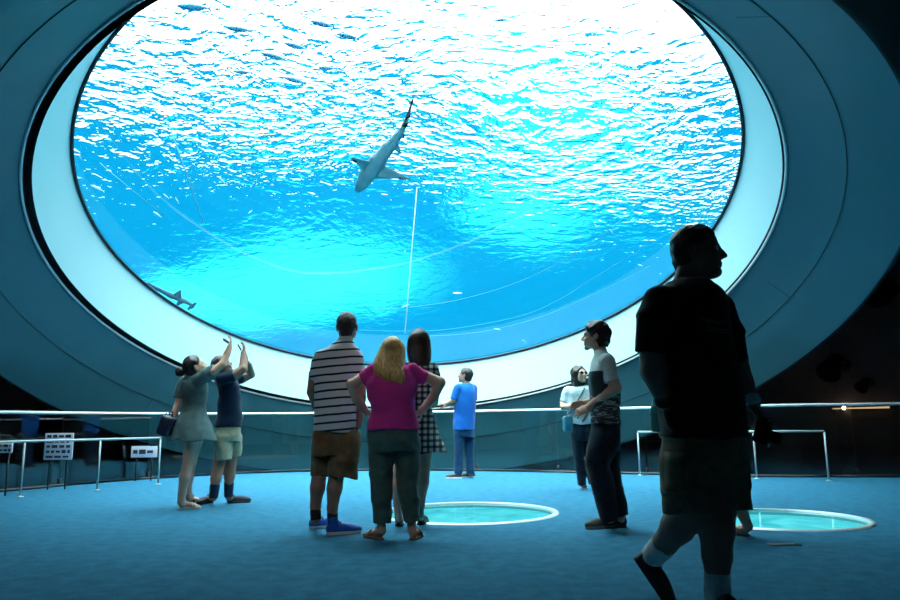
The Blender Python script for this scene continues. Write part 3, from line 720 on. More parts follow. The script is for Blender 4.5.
# ============ 2  man in striped polo, from behind
def striped():
    s = Fig(333, 534, 'man in a striped polo shirt and brown cargo shorts seen from behind', h=.007)
    s.head_frame(347.5, 326.5, 29, 18, 14, .03)
    b = [s.head()]; b += s.chain([(346.5,336,7,.02),(344,348,8,.0)], .02)
    b += [s.rows([(345,336,350,.06),(356,322,354,.09),(380,319,353,.11),(410,319,351,.11),(432,318,352,.11),(446,319,352,.11)], .015)]
    b += s.chain([(321,357,5,0),(314,374,5,.03),(311.5,392,4.6,.06),(317,408,4,.16),(319,411,3.7,.18)], .01) + s.hand(s.P(319,411,.18), s.dir(60, 10), s.dir(150), 30, 1, .95)
    b += s.chain([(355,358,5,0),(360.5,376,5.2,-.02),(361,398,5,-.01),(358.5,421,4.0,.03),(358,425,3.8,.03)], .01) + s.hand(s.P(358,425,.03), V((0,0,-1))+s.dir(-70)*.2, s.dir(-90), 20, -1, .95)
    lf, rf = s.foot_frame(308, 529.5, 70), s.foot_frame(325, 535.5, 78)
    b += s.chain([(323,447,8,.02),(320,470,7.4,.03),(317.5,488,7,.0),(315.5,506,5,.02),(316,518,4.2,.0)], .02) + s.chain([(344,447,9,-.02),(337,472,7.6,-.02),(334.5,489,7.2,-.05),(332.5,508,5,-.04),(333,521,4.3,-.05)], .02)
    b += s.foot(lf, s.P(316,519,.0), .27)+s.foot(rf, s.P(333,522,-.05), .27)
    s.mesh('body', b, M_skin_b); s.eyes()
    s.mesh('hair', [s.hair_cap(.02, .22, .30, .0)], H_grey, folds=.002, fs=3, h=.006)
    sh = [s.rows([(341,337,352,.07,.01),(346,330,357,.09),(352,318,362,.115),(362,313.5,363,.13),(385,314,358,.145),(410,314,356,.15),(432,312.5,355.5,.155)], .02)]
    sh += s.chain([(322,357,8,0),(314.8,380,6.8,.03)], .03, True)+s.chain([(354,357,8,0),(361,379,7,-.02)], .03, True)
    sh = s.mesh('polo_shirt', sh, M_stripe, folds=.005, fs=.8, seed=11)
    s.mesh('collar', [s.rows([(337,338.5,352.5,.072,.015),(344,336,354,.08,.01)], .01)], mat('polo_collar_rib', (.42,.48,.5), .9), sh)
    so = [s.rows([(428,315,355,.135),(440,313,359,.145),(455,313,359,.14)], .02)]
    so += s.chain([(325,440,13,.02),(321,460,10,.03),(320,475,8.5,.03)], .02, True)+s.chain([(346,440,14,-.02),(344,462,14.5,-.03),(342,477,14,-.03)], .02, True)
    shorts = s.mesh('cargo_shorts', so, M_brown_cargo, folds=.008, fs=.8, seed=2)
    s.mesh('cargo_pocket', s.chain([(355,437,6,-.03),(355,447,6,-.03)], .01, True), M_brown_cargo, shorts, folds=.004)
    for fr, a, c in ((lf, (315.5,512,5.2,.01), (316,520,5,.0)), (rf, (332.5,514,5.2,-.04), (333,523,5,-.05))):
        s.mesh('sock', s.chain([a, c], .01, True), M_black, h=.006)
        s.shoe(fr, .305, M_blue_shoe, M_white_sole, M_navy)
striped()

# ============ 3  woman in purple, hands on hips
def purple():
    s = Fig(393, 540, 'blond woman in a purple top and dark green trousers, hands on hips, seen from behind', h=.007)
    s.head_frame(393, 351, 27, 25, 12, .03)
    b = [s.head()]; b += s.chain([(393,362,6,.02),(393,372,7,0)], .02)
    b += [s.rows([(368,386,402,.06),(378,375,411,.10),(395,372,411,.12),(415,374,413,.12),(432,373,414,.13),(450,373,415,.13)], .015)]
    b += s.chain([(376,373,6,0),(363,378,5.8,.03),(351.5,384.5,5.2,.0),(357,399,4.8,.03),(365,410,3.7,.08)], .012)+s.hand(s.P(365.5,411,.08), s.dir(60,-25), s.dir(90,-60), 18, -1, .85)
    b += s.chain([(412,373,6,0),(425,376.6,5.8,.03),(440,382.5,5.4,.0),(433,398,4.8,.03),(422,410,3.7,.08)], .012)+s.hand(s.P(421.5,411,.08), s.dir(-60,-25), s.dir(-90,-60), 18, 1, .85)
    lf, rf = s.foot_frame(383.5, 540, -40), s.foot_frame(412, 540.5, 18)
    b += s.chain([(382,452,10.5,0),(382,485,8.3,0),(381.5,515,5,0),(381.5,530,4.2,.0)], .02)+s.chain([(406,452,10.5,0),(409,485,8.3,0),(411.5,515,5,0),(412,530,4.2,.0)], .02)
    b += s.foot(lf, s.P(381.5,531,.0), .24, .032, True)+s.foot(rf, s.P(412,531,.0), .24, .032, True)
    s.mesh('body', b, M_skin_a); s.eyes()
    hr = [s.rows([(336.5,389,396,.04,.03),(340,383,400,.085,.03),(347,379,404,.10,.03),(357,375,405,.11,.01),(365,372,406,.115,-.01),(373,374,406,.11,-.04),(379,380,406,.095,-.06),(384,387,404,.07,-.075)], .02)]
    hr += [s.in_head(lambda x, y, z: np.sqrt(x*x+(y-.42)**2+(z-.35)**2)-.37, 1.0, 0, 'cut'), s.hair_cap(.05, .2, .42, .06)]
    s.mesh('hair', hr, H_blond, folds=.007, fs=1.6, seed=4, stretch=(1,1,.3))
    sh = [s.rows([(365,385,404,.07,.0),(369,377,411,.10),(375,370,416,.125),(385,367,417,.14),(397,368,415,.15),(409,371,415,.15),(414,371,416,.15),(421,368.5,418.5,.16),(429,367.5,420,.165)], .02)]
    sh += s.chain([(374,371,8,0),(362.5,379,7,.02)], .02, True)+s.chain([(413,371,8,0),(426,377.5,7,.02)], .02, True)
    s.mesh('purple_top', sh, M_purple, folds=.006, fs=.8, seed=8)
    tr = [s.rows([(424,369,418,.15),(440,367.5,420,.165),(451,369,419.5,.15)], .03)]
    tr += s.chain([(381,446,13.2,0),(381,475,11.2,0),(381.5,500,10,0),(382,523,8.7,0)], .015, True)+s.chain([(407,446,13.2,0),(407.5,475,11.2,0),(409.5,500,9.6,0),(411.5,521,8.2,0)], .015, True)
    s.mesh('trousers', tr, M_green, folds=.006, fs=.9, seed=9)
    s.sandal(lf, .24, M_tan_strap, M_tan_strap); s.sandal(rf, .24, M_tan_strap, M_tan_strap)
purple()

# ============ 4  woman in the plaid dress
def plaid():
    s = Fig(410, 527.5, 'dark haired woman in a checked dress, half hidden beyond the woman in purple', h=.0075)
    s.head_frame(419, 344, 27, 30, 14, .03)
    b = [s.head()]; b += s.chain([(418.5,355,5.4,.02),(418,367,6.5,0)], .02)
    b += [s.rows([(363,410,426,.06),(371,406,430,.08),(390,406,430,.10),(410,408,430,.10),(430,408,432,.12),(445,409,432,.11)], .015)]
    b += s.chain([(405,370,4.8,0),(401,385,4.6,.02),(404,402,4.2,.10),(412,404,3.4,.2)], .01)+s.hand(s.P(412,404,.2), s.dir(80), s.dir(160), 25, 1, .85)
    b += s.chain([(431,370,4.8,0),(436,387,4.6,.02),(434,402,4.2,.08),(427,404,3.4,.2)], .01)+s.hand(s.P(427,404,.2), s.dir(-80), s.dir(200), 25, -1, .85)
    lf, rf = s.foot_frame(399, 527, 0), s.foot_frame(420, 525.5, 12)
    b += s.chain([(411,440,9,0),(400,468,6.2,0),(397.5,485,6,-.03),(397.5,505,4,.0),(398.5,517,3.5,.02)], .02)+s.chain([(425,440,9,0),(424,466,6.4,.0),(422.5,483,6.2,-.03),(420.5,505,4,.0),(420,515,3.5,.02)], .02)
    b += s.foot(lf, s.P(398.5,518,.02), .24, .03)+s.foot(rf, s.P(420,516,.02), .24, .03)
    s.mesh('body', b, M_skin_a); s.eyes()
    hr = [s.rows([(329,415,423,.05,.02),(333,410,428,.09,.02),(341,406.5,431,.105,.02),(351,406.5,432,.11,.01),(360,408,431.5,.105,.0),(366,412,429,.09,-.02)], .02), s.in_head(lambda x, y, z: np.sqrt(x*x+(y-.42)**2+(z-.35)**2)-.37, 1.0, 0, 'cut'), s.hair_cap(.05, .2, .42, .06)]
    s.mesh('hair', hr, H_dark, folds=.005, fs=1.6, seed=5, stretch=(1,1,.3))
    sh = [s.rows([(363,409,427,.07),(367,403,433,.10),(378,402,434,.12),(395,404,432,.12),(408,406,432,.12),(422,404,436,.15),(438,403,441,.18),(452,402,446,.20)], .02)]
    sh += s.chain([(405,369,6.6,0),(402,380,6,.02)], .02, True)+s.chain([(431,369,6.6,0),(435,381,6,.02)], .02, True)
    s.mesh('plaid_dress', sh, M_plaid, folds=.008, fs=.9, seed=3, stretch=(1,1,.35))
    s.shoe(lf, .25, M_black_shoe, M_dark_sole, None, low=True); s.shoe(rf, .25, M_black_shoe, M_dark_sole, None, low=True)
plaid()

# ============ 5  man in blue by the guard
def blue():
    s = Fig(462, 478.3, 'man in a royal blue t-shirt and jeans standing alone by the glass guard', h=.0085)
    s.head_frame(465, 375.7, 15.4, -72, 12, .0)
    b = [s.head()]; b += s.chain([(466,381,3.6,0),(466,388,4,0)], .02)
    b += [s.rows([(387,460,471,.07),(393,458,472.5,.13),(405,457,472.5,.13),(420,456.5,472.5,.12),(432,456.5,472,.11)], .015)]
    b += s.chain([(458,391,3.4,-.11),(454.5,400,2.9,-.12),(449,403.5,2.3,-.06),(447.5,403.8,2.2,-.05)], .01)+s.hand(s.P(447.5,403.8,-.05), s.dir(-80,8), s.dir(0,-40), 25, -1, 1)
    b += s.chain([(472.5,391,3.4,.11),(472,402,3.1,.16),(462,405,2.5,.22),(459,405,2.3,.22)], .01)+s.hand(s.P(459,405,.22), s.dir(-80,8), s.dir(180,-40), 25, 1, 1)
    lf, rf = s.foot_frame(463, 478.6, -80), s.foot_frame(475.5, 477.6, -78)
    b += s.chain([(459.5,437,4.4,-.05),(458.5,455,2.7,-.05),(458.5,474,2.6,-.03)], .02)+s.chain([(468.5,437,4.4,.05),(469.5,455,2.7,.05),(470.5,473,2.6,.03)], .02)
    b += s.foot(lf, s.P(459.5,474,-.03), .26)+s.foot(rf, s.P(472,473,.03), .26)
    s.mesh('body', b, M_skin_b); s.eyes()
    s.mesh('hair', [s.hair_cap(.05, .2, .42, .03)], H_black, folds=.003, fs=2)
    sh = [s.rows([(383.5,461,471,.08),(386,457,473.5,.14),(391,454.8,475.6,.18),(400,454.5,476,.185),(412,453.8,475.2,.17),(430,453,474.6,.17)], .02)]
    sh += s.chain([(458,389,4.8,-.11),(454,399.5,4,-.12)], .02, True)+s.chain([(473,389,4.8,.11),(473,400,4,.15)], .02, True)
    s.mesh('t_shirt', sh, M_blue_tee, folds=.005, fs=.9, seed=1)
    tr = [s.rows([(427,454,474,.15),(437,454,474,.15)], .03)]+s.chain([(459.3,437,5.6,-.05),(458.8,455,4.2,-.05),(458.5,474.5,4.1,-.03)], .015, True)+s.chain([(468.8,437,5.6,.05),(469.5,455,4.2,.05),(470.3,474,4.1,.03)], .015, True)
    s.mesh('jeans', tr, M_jeans, folds=.006, fs=.9, seed=2)
    for fr in (lf, rf): s.shoe(fr, .29, M_black_shoe, M_white_sole, None, h=.006)
blue()

# ============ 6  young man looking up, in profile
def youth():
    s = Fig(607, 531, 'young man in a grey t-shirt and dark jeans, standing in profile', h=.007)
    s.head_frame(595, 336.5, 28, -84, 4, .0)
    b = [s.head()]; b += s.chain([(599,346,6,0),(602,358,7,0)], .02)
    b += [s.rows([(355,595.5,607,.08),(365,593,612,.14),(385,592,615,.15),(410,594,616,.14),(428,594,617,.12),(440,594,616,.12)], .015)]
    b += s.chain([(607,364,6,-.14),(612.5,380,5.8,-.175),(616,388,5.4,-.18),(602,397,4.8,-.14),(589.5,406.5,3.6,-.08)], .01)+s.hand(s.P(588.8,407,-.08), s.dir(-85,-22), s.dir(10,-30), 28, -1, .95)
    b += s.chain([(607,364,6,.14),(611,381,5.4,.18),(609,392,5,.2),(593,401,4.4,.14),(585,403,3.5,.06)], .01)+s.hand(s.P(584,403,.05), s.dir(-100,-10), s.dir(170,-30), 28, 1, .95)
    nf, ff = s.foot_frame(616, 527.5, -118), s.foot_frame(628, 527, -95)
    b += s.chain([(604,438,10,-.08),(597,464,8,-.09),(604,495,6.5,-.09),(610,518,4,-.07)], .02)+s.chain([(606,438,10,.08),(604,464,8,.06),(615,493,6.5,.03),(621,515,4,.02)], .02)
    b += s.foot(nf, s.P(611,519,-.07), .27)+s.foot(ff, s.P(621.5,516,.02), .27)
    s.mesh('body', b, M_skin_a); s.eyes()
    s.mesh('hair', [s.hair_cap(.08, .15, .56, .03)], H_dark, folds=.006, fs=1.8)
    sh = [s.rows([(351,595,606.5,.085),(355,593.5,611,.12),(362,590.5,615.5,.17),(375,588.5,618,.19),(392,588.5,619.5,.18),(408,590,620.5,.17),(424,591,621,.17)], .02)]
    sh = s.mesh('t_shirt', sh, M_raglan, folds=.006, fs=.8, seed=6)
    s.mesh('sleeve', s.chain([(606.5,362,8.5,-.14),(612.5,382,7.4,-.175)], .02, True), M_grey_tee, sh, folds=.003, seed=2, label='grey marl sleeve')
    s.mesh('sleeve', s.chain([(606.5,362,8.5,.14),(611.5,381,7.4,.18)], .02, True), M_grey_tee, sh, folds=.003, label='grey marl sleeve')
    tr = [s.rows([(421,592,620.5,.15),(435,589.5,621,.16),(450,588,619.5,.15)], .02)]+s.chain([(604,440,14.5,-.07),(597,463,12,-.09),(604,492,10,-.09),(610,520,8.2,-.07)], .015, True)+s.chain([(606,440,14,.07),(606,464,12,.06),(615,492,9.6,.03),(620.5,516.5,8,.02)], .015, True)
    s.mesh('jeans', tr, M_jeans_d, folds=.006, fs=.9, seed=3)
    for fr in (nf, ff): s.shoe(fr, .29, M_olive_shoe, mat('pale_edge_sole', (.20,.20,.17), .7), M_olive_shoe)
youth()

# ============ 7  woman with sunglasses and a teal bag
def glasses():
    s = Fig(585, 490.5, 'smiling woman in a pale top, sunglasses and dark jeans with a bag across her body', h=.0078)
    s.head_frame(579.5, 374.8, 18, 140, 12, -.02)
    b = [s.head()]; b += s.chain([(579,382,4,0),(578.5,390,4.4,0)], .02)
    b += [s.rows([(387,573,585,.06),(392,569.5,587,.10),(405,568.5,588.5,.11),(420,572,591,.11),(432,572.5,591,.11)], .015)]
    b += s.chain([(568.2,391.5,3.8,-.02),(563.5,402,3.4,-.04),(563.5,407,3.2,-.08),(574,406.5,2.6,-.17),(576,406,2.5,-.18)], .01)+s.hand(s.P(576,406,-.18), s.dir(100,5), s.dir(20,-30), 25, 1, .85)
    b += s.chain([(588,391.5,3.8,.04),(592,403,3.4,0),(590,409,3.1,-.08),(584,405,2.5,-.16)], .01)+s.hand(s.P(583.5,404.5,-.16), s.dir(-110,10), s.dir(20,-30), 25, -1, .85)
    lf, rf = s.foot_frame(582.5, 487.5, 172), s.foot_frame(593, 487, 160)
    b += s.chain([(577,436,5,-.02),(580,458,4.4,-.02),(582,484,2.6,0)], .02)+s.chain([(587,436,5,.02),(590,458,4.4,.02),(592.5,483,2.6,.0)], .02)
    b += s.foot(lf, s.P(582.5,484,0), .24)+s.foot(rf, s.P(593,483,0), .24)
    s.mesh('body', b, M_skin_a); s.eyes()
    def lng(x, y, z):
        d = (np.sqrt((x/.40)**2+((y+.08)/.46)**2+((z-.62)/.43)**2)-1)*.4
        d = smin(d, (np.sqrt((x/.46)**2+((y+.16)/.33)**2+((z-.22)/.55)**2)-1)*.36, .1)
        d = np.maximum(d, .28-np.sqrt((x/1.0)**2+((y-.40)/1.15)**2+(np.maximum(z-.42, 0)/1.25)**2)); return np.maximum(d, -.28-z)
    s.mesh('hair', [s.in_head(lng, 1.0, .01)], H_dark, folds=.004, fs=1.8)
    c, H, r, f, u = s.hf; sg = None
    gl = BM()
    for sx in (-1, 1):
        pts = [s.hl(sx*(.145+.105*math.cos(a)), .40-.03*abs(math.cos(a)), .505+.075*math.sin(a))-s.root_pt for a in np.linspace(0, 2*math.pi, 17)[:-1]]
        add_tube(gl, pts, .022*H, 6, closed=True)
        add_tube(gl, [s.hl(sx*.25, .37, .53)-s.root_pt, s.hl(sx*.34, .2, .53)-s.root_pt, s.hl(sx*.36, -.02, .52)-s.root_pt], .018*H, 6)
    add_tube(gl, [s.hl(-.05, .41, .52)-s.root_pt, s.hl(.05, .41, .52)-s.root_pt], .018*H, 6)
    sg = obj('sunglasses', gl, M_blackp, s.o)
    for sx in (-1, 1):
        bm = BM(); add_lathe(bm, s.hl(sx*.145, .385, .505)-s.root_pt, f, [(-.004*H, .085*H), (.012*H, .085*H), (.02*H, .07*H)], 16); obj('lens', bm, mat('dark_lens', (.006,.006,.008), .1), sg)
    sh = [s.rows([(386,573,586,.07),(389,568,589,.11),(395,565.5,590.5,.135),(406,566,591,.135),(415,567.5,592.5,.14),(424,569,594,.145)], .02)]
    sh += s.chain([(568,391,5.2,-.02),(563.8,402,4.6,-.04)], .02, True)+s.chain([(588.5,391,5.2,.03),(592,402,4.6,0)], .02, True)
    top = s.mesh('top', sh, M_light_tee, folds=.006, fs=.9, seed=4)
    tr = [s.rows([(421,570.5,593,.13),(432,570.5,594,.14),(440,571.5,594,.12)], .02)]+s.chain([(577,434,6.8,-.02),(579.5,458,5.3,-.02),(582,485,3.9,0)], .015, True)+s.chain([(587.5,434,6.8,.02),(590,458,5.3,.02),(592.5,484,3.9,0)], .015, True)
    s.mesh('jeans', tr, M_jeans_d, folds=.005, fs=.9, seed=7)
    for fr in (lf, rf): s.shoe(fr, .25, M_grey_shoe, M_white_sole, None, h=.006, low=True)
    bc = s.P(567.5, 424, -.17); bt = thing('handbag', 'teal shoulder bag hanging at the hip of the woman in sunglasses', 'bag', bc)
    R = Matrix.Rotation(math.radians(20), 3, 'Z'); bm = BM(); add_box(bm, (0,0,0), (.13,.06,.20), R); bevel(bm, .025, 3); M_bag = mat('teal_bag_leather', (.03,.17,.22), .5, noise=.2, scale=15); obj('bag_body', bm, M_bag, bt)
    bm = BM(); add_box(bm, R @ V((0,-.032,.04)), (.125,.014,.11), R); bevel(bm, .006, 2); obj('flap', bm, M_bag, bt)
    bv = bvh_of(top); pts = [V((-.05,0,.09))]
    for p in ((571,412), (575,405), (579,398), (583,391), (585,388)):
        d = ray(*p); h = bv.ray_cast(CAM, d)[0]
        if h is not None: pts.append(h-d*.012-bc)
    bm = BM(); add_tube(bm, pts, .007, 6); obj('strap', bm, mat('dark_strap', (.02,.05,.06), .6), bt)
glasses()

# ============ 8  woman with a bun holding up a phone
def bun():
    s = Fig(184, 509.5, 'woman with a hair bun in a grey teal dress raising a phone', h=.0075)
    s.head_frame(195.5, 367, 21.5, 78, 28, .0)
    b = [s.head()]; b += s.chain([(192,375,4.6,0),(191,384,5.2,0)], .02)
    b += [s.rows([(380,185.5,200,.06),(387,184,204,.09),(398,185,205,.10),(408,186,204,.10),(425,184,204,.12),(436,184,204,.12)], .015)]
    b += s.chain([(199,380,5,-.1),(213,371.5,3.9,-.16),(222.5,364.5,3.7,-.16),(227,354,3.2,-.12),(230,346.5,2.4,-.1)], .01)+s.hand(s.P(230,346.5,-.1), s.dir(40,75), s.dir(-70,30), 30, 1, .85)
    b += s.chain([(185.5,384,4.8,.1),(180.5,398,3.8,.1),(176,410,3.2,.04),(173,420,2.6,0)], .01)+s.hand(s.P(172.5,421,0), V((0,0,-1))+s.dir(-90)*.2, s.dir(90), 40, -1, .85)
    nf, ff = s.foot_frame(177, 509.5, 82), s.foot_frame(186, 504.5, 75)
    b += s.chain([(192,438,7,-.06),(188.5,461,4.8,-.06),(185,477,5,-.08),(182,493,3.6,-.06),(181,501,3.4,-.06)], .02)+s.chain([(196,438,7,.06),(191.5,461,4.6,.1),(188,477,4.8,.1),(187.5,492,3.6,.1),(189.5,497,3.4,.1)], .02)
    b += s.foot(nf, s.P(181,502,-.06), .25, .032, True)+s.foot(ff, s.P(189.5,498,.1), .25, .032, True)
    s.mesh('body', b, M_skin_a); s.eyes()
    bunp = s.hl(0, -.62, .80)
    hr = [s.hair_cap(.055, .15, .36, .02), ell(s.hl(0, -.66, .60), (s.er, s.ed, V((0,0,1))), (.052,.05,.052), .012)]
    s.mesh('hair', hr, H_black, folds=.005, fs=1.8)
    sh = [s.rows([(377,186,202,.07),(381,182,207,.11),(390,181.5,209,.13),(399,184,208,.115),(406,185.5,206.5,.11),(414,181.5,208,.14),(426,175.5,212,.19),(439.5,171,215,.23)], .02)]
    sh += s.chain([(198,380.5,5.8,-.09),(207,375,5.4,-.13),(215.5,369.5,4.8,-.16)], .02, True)+s.chain([(186.5,383,5.8,.09),(181,397,4.8,.1)], .02, True)
    s.mesh('dress', sh, M_grey_dress, folds=.017, fs=.8, seed=4, stretch=(1,1,.15))
    M_san = M_cream; s.sandal(nf, .255, M_san, M_san); s.sandal(ff, .255, mat('dark_sandal_leather', (.03,.025,.02), .5), M_black)
    pc = s.P(226, 341, -.12); pt = thing('phone', 'slim dark phone held up by the woman with the bun', 'phone', pc)
    ax = (s.P(230,343.5,-.12)-s.P(222,338.2,-.12)).normalized(); n = ax.cross(s.ed).normalized(); R = Matrix((ax, s.ed, n)).transposed()
    bm = BM(); add_box(bm, (0,0,0), (.078,.15,.010), R); bevel(bm, .004, 2); obj('phone_case', bm, M_blackp, pt)
    bm = BM(); add_box(bm, R @ V((0,0,-.0055)), (.068,.135,.002), R); obj('screen', bm, mat('phone_screen', (.02,.03,.04), .1), pt)
    bc = s.P(168.5, 426, 0); bt = thing('handbag', 'navy handbag carried behind the woman in the grey teal dress', 'bag', bc)
    M_nb = mat('navy_bag_leather', (.008,.014,.04), .4, noise=.2, scale=15)
    bm = BM(); v = add_box(bm, (0,0,0), (.15,.24,.22), Matrix.Rotation(.3, 3, 'Y'))
    bevel(bm, .035, 3); obj('bag_body', bm, M_nb, bt)
    for yy in (-.05, .05):
        bm = BM(); add_tube(bm, [V((-.03,yy,.10)), V((.0,yy,.16)), s.P(173,417,yy*.5)-bc, V((.055,yy,.15)), V((.06,yy,.08))], .008, 8); obj('handle', bm, M_nb, bt)
bun()

# ============ 9  young man in navy, arms raised
def navy():
    s = Fig(221, 505.5, 'young man in a navy t-shirt and pale khaki shorts raising a phone in both hands', h=.0075)
    s.head_frame(222.5, 366, 19, 80, 30, .0)
    b = [s.head()]; b += s.chain([(220,373,4.3,0),(220,382,5,0)], .02)
    b += [s.rows([(378,217,229,.06),(385,220,236,.11),(400,221,237,.11),(415,220,238,.11),(430,219,237,.11)], .015)]
    b += s.chain([(222,379,5.2,-.14),(234,375,4.4,-.18),(243,369,4.1,-.18),(244,359,3.6,-.12),(243.5,353,2.6,-.1)], .01)+s.hand(s.P(243.5,353,-.1), s.dir(30,80), s.dir(-70,20), 30, 1, .92)
    b += s.chain([(230,381,5.2,.14),(242,379,4.3,.2),(251,374.5,3.8,.2),(249,366,3.2,.12),(247.5,363,2.5,.08)], .01)+s.hand(s.P(247.3,362,.08), s.dir(-60,80), s.dir(-80,20), 30, -1, .92)
    nf, ff = s.foot_frame(212.5, 502.5, 215), s.foot_frame(226, 503.5, 88)
    b += s.chain([(223,441,6.6,-.06),(219.5,461,5.4,-.06),(216,478,4.9,-.08),(214,493,3.4,-.08),(213.5,497,3.3,-.08)], .02)+s.chain([(234,441,6.4,.06),(231,460,5.4,.06),(229.5,476,4.9,.04),(228.5,492,3.4,.05),(228.5,496,3.3,.05)], .02)
    b += s.foot(nf, s.P(213.3,498,-.08), .26)+s.foot(ff, s.P(228.8,497,.05), .26)
    s.mesh('body', b, M_skin_b); s.eyes()
    s.mesh('hair', [s.hair_cap(.07, .16, .42, .03)], H_black, folds=.005, fs=1.8)
    sh = [s.rows([(375,216,230,.08),(378,214.5,236,.13),(386,217.5,240,.16),(400,218.5,241,.155),(415,216.5,242,.15),(427,214,241.5,.155)], .02)]
    sh += s.chain([(222,379,6,-.13),(235,375.3,5.4,-.18)], .02, True)+s.chain([(231,380.5,6,.13),(242,379,5,.19)], .02, True)
    s.mesh('t_shirt', sh, M_navy, folds=.006, fs=.8, seed=4)
    so = [s.rows([(421,215,240.5,.14),(432,215,240.5,.15),(442,216,240,.14)], .02)]+s.chain([(223.5,438,9,-.05),(223.5,460,7.6,-.06)], .015, True)+s.chain([(233.5,438,8.5,.06),(234.5,457,6.3,.06)], .015, True)
    s.mesh('shorts', so, M_beige, folds=.006, fs=.9, seed=7)
    s.mesh('sock', s.chain([(214.8,486,4.6,-.08),(213.4,498,4,-.08)], .01, True), M_sock_n); s.mesh('sock', s.chain([(229,483,4.6,.05),(228.6,497,4,.05)], .01, True), M_sock_n)
    s.shoe(nf, .28, M_navy_shoe, M_dark_sole, None, h=.006, low=True); s.shoe(ff, .28, M_navy_shoe, M_dark_sole, None, h=.006, low=True)
    pc = s.P(239.5, 347.5, -.08); pt = thing('phone', 'dark phone held up by the young man in navy', 'phone', pc)
    ax = (s.P(242,352,-.08)-s.P(237.5,344.5,-.08)).normalized(); n = ax.cross(s.ed).normalized(); R = Matrix((ax, s.ed, n)).transposed()
    bm = BM(); add_box(bm, (0,0,0), (.078,.15,.010), R); bevel(bm, .004, 2); obj('phone_case', bm, M_blackp, pt)
    bm = BM(); add_box(bm, R @ V((0,0,-.0055)), (.068,.135,.002), R); obj('screen', bm, mat('phone_screen_b', (.02,.03,.04), .1), pt)
navy()

# ============ 10  person hidden behind the big man
def hidden():
    s = Fig(738, 537, 'person in a teal top almost hidden behind the big man, one sandalled foot showing', h=.0085)
    s.head_frame(696, 339, 26, 20, 5, 0)
    b = [s.head()]; b += s.chain([(696,350,6,0),(696,362,7,0)], .02)
    b += [s.rows([(358,686,706,.07),(367,674,718,.12),(390,674,718,.12),(420,676,716,.12),(450,674,718,.13)], .03)]
    b += s.chain([(674,367,6,0),(660,392,5,0),(657.5,415,4,-.02),(657.5,428,3.4,-.02)], .01)+s.hand(s.P(657.8,429,-.02), V((0,0,-1))+s.dir(70)*.35, s.dir(90), 30, 1, .8)
    b += s.chain([(718,367,6,0),(724,392,5,0),(724,412,4,.05),(721,424,3.4,.08)], .01)+s.hand(s.P(721,425,.08), V((0,0,-1)), s.dir(-90), 25, -1, .85)
    lf, rf = s.foot_frame(716, 537, 10), s.foot_frame(751, 536.5, -72)
    b += s.chain([(686,450,12,0),(704,487,8,0),(715,510,6,0),(716,527,4,0)], .02)+s.chain([(708,450,12,0),(724,485,8,0),(740,508,6,0),(748,526,4,0)], .02)
    b += s.foot(lf, s.P(716,528,0), .24, .03, True)+s.foot(rf, s.P(748.5,527,0), .24, .03, True)
    s.mesh('body', b, M_skin_a); s.mesh('hair', [s.hair_cap(.06, .1, .3, .02)], H_brown, folds=.004, fs=1.8)
    sh = [s.rows([(358,688,704,.07),(364,675,717,.12),(390,672,720,.14),(425,672,720,.14)], .02)]+s.chain([(675,367,8,0),(661,392,6.5,0),(656.5,415,5.6,-.02),(656.5,432,5.2,-.02)], .02, True)+s.chain([(717,367,8,0),(725,392,6.5,0),(723,420,5,.06)], .02, True)
    s.mesh('top', sh, M_teal_knit, folds=.005, fs=.9)
    so = [s.rows([(420,673,719,.14),(450,672,720,.15),(460,674,722,.14)], .02)]+s.chain([(688,450,12,0),(698,480,10,0)], .02, True)+s.chain([(708,450,12,0),(720,480,10,0)], .02, True)
    s.mesh('shorts', so, M_brown_cargo)
    s.sandal(lf, .25, M_tan_strap, M_black, True); s.sandal(rf, .25, M_tan_strap, M_black, True)
hidden()
# ------------------------------------------------------------------ glass guard along the edge of the floor
CEN = V((0, 4, 0)); line = [p+(CEN-p).normalized()*.10 for p in EDGE]
def resample(pts, step):
    L = [0]
    for a, b in zip(pts, pts[1:]): L.append(L[-1]+(b-a).length)
    n = max(2, round(L[-1]/step)); out = []
    for k in range(n+1):
        d = L[-1]*k/n; i = max(j for j in range(len(L)) if L[j] <= d+1e-6); i = min(i, len(pts)-2)
        out.append(pts[i].lerp(pts[i+1], (d-L[i])/(L[i+1]-L[i])))
    return out
sm = [line[0]]
for i in range(1, len(line)-1): sm += [line[i].lerp(line[i-1], .25), line[i].lerp(line[i+1], .25)]
sm.append(line[-1]); js = resample(sm, 1.55)
M_guard = clear('guard_glass', (.80,.88,.88), 1.5, 0.0); M_rail = mat('pale_steel', (.78,.82,.82), .38, .15); M_base = mat('dark_steel_shoe', (.03,.03,.032), .5)
gd = thing('glass_guard', 'long curved guard of clear glass panels topped by a pale handrail', 'guard rail', js[len(js)//2])
g0 = gd.location.copy(); up = V((0,0,1))
bm = BM(); add_tube(bm, [p+up*1.115-g0 for p in resample(sm, .5)], .024, 10); obj('handrail', bm, M_rail, gd)
bm = BM(); add_tube(bm, [p+up*.02-g0 for p in resample(sm, .5)], .022, 8); obj('base_channel', bm, M_base, gd)
for a, b in zip(js, js[1:]):
    d = (b-a).normalized(); n = d.cross(up); a2, b2 = a+d*.012, b-d*.012; bm = BM(); vs = []
    for p in (a2, b2):
        for z in (.03, 1.10):
            for o_ in (-.006, .006): vs.append(bm.verts.new(p+up*z+n*o_-g0))
    for q in ((0,1,3,2),(4,6,7,5),(0,4,5,1),(2,3,7,6),(0,2,6,4),(1,5,7,3)): bm.faces.new([vs[i] for i in q])
    obj('glass_panel', bm, M_guard, gd, smooth=False)
for p in js[1:-1]:
    bm = BM(); add_box(bm, p+up*.085-g0, (.05,.05,.08)); bevel(bm, .008, 2); obj('panel_clamp', bm, M_base, gd)

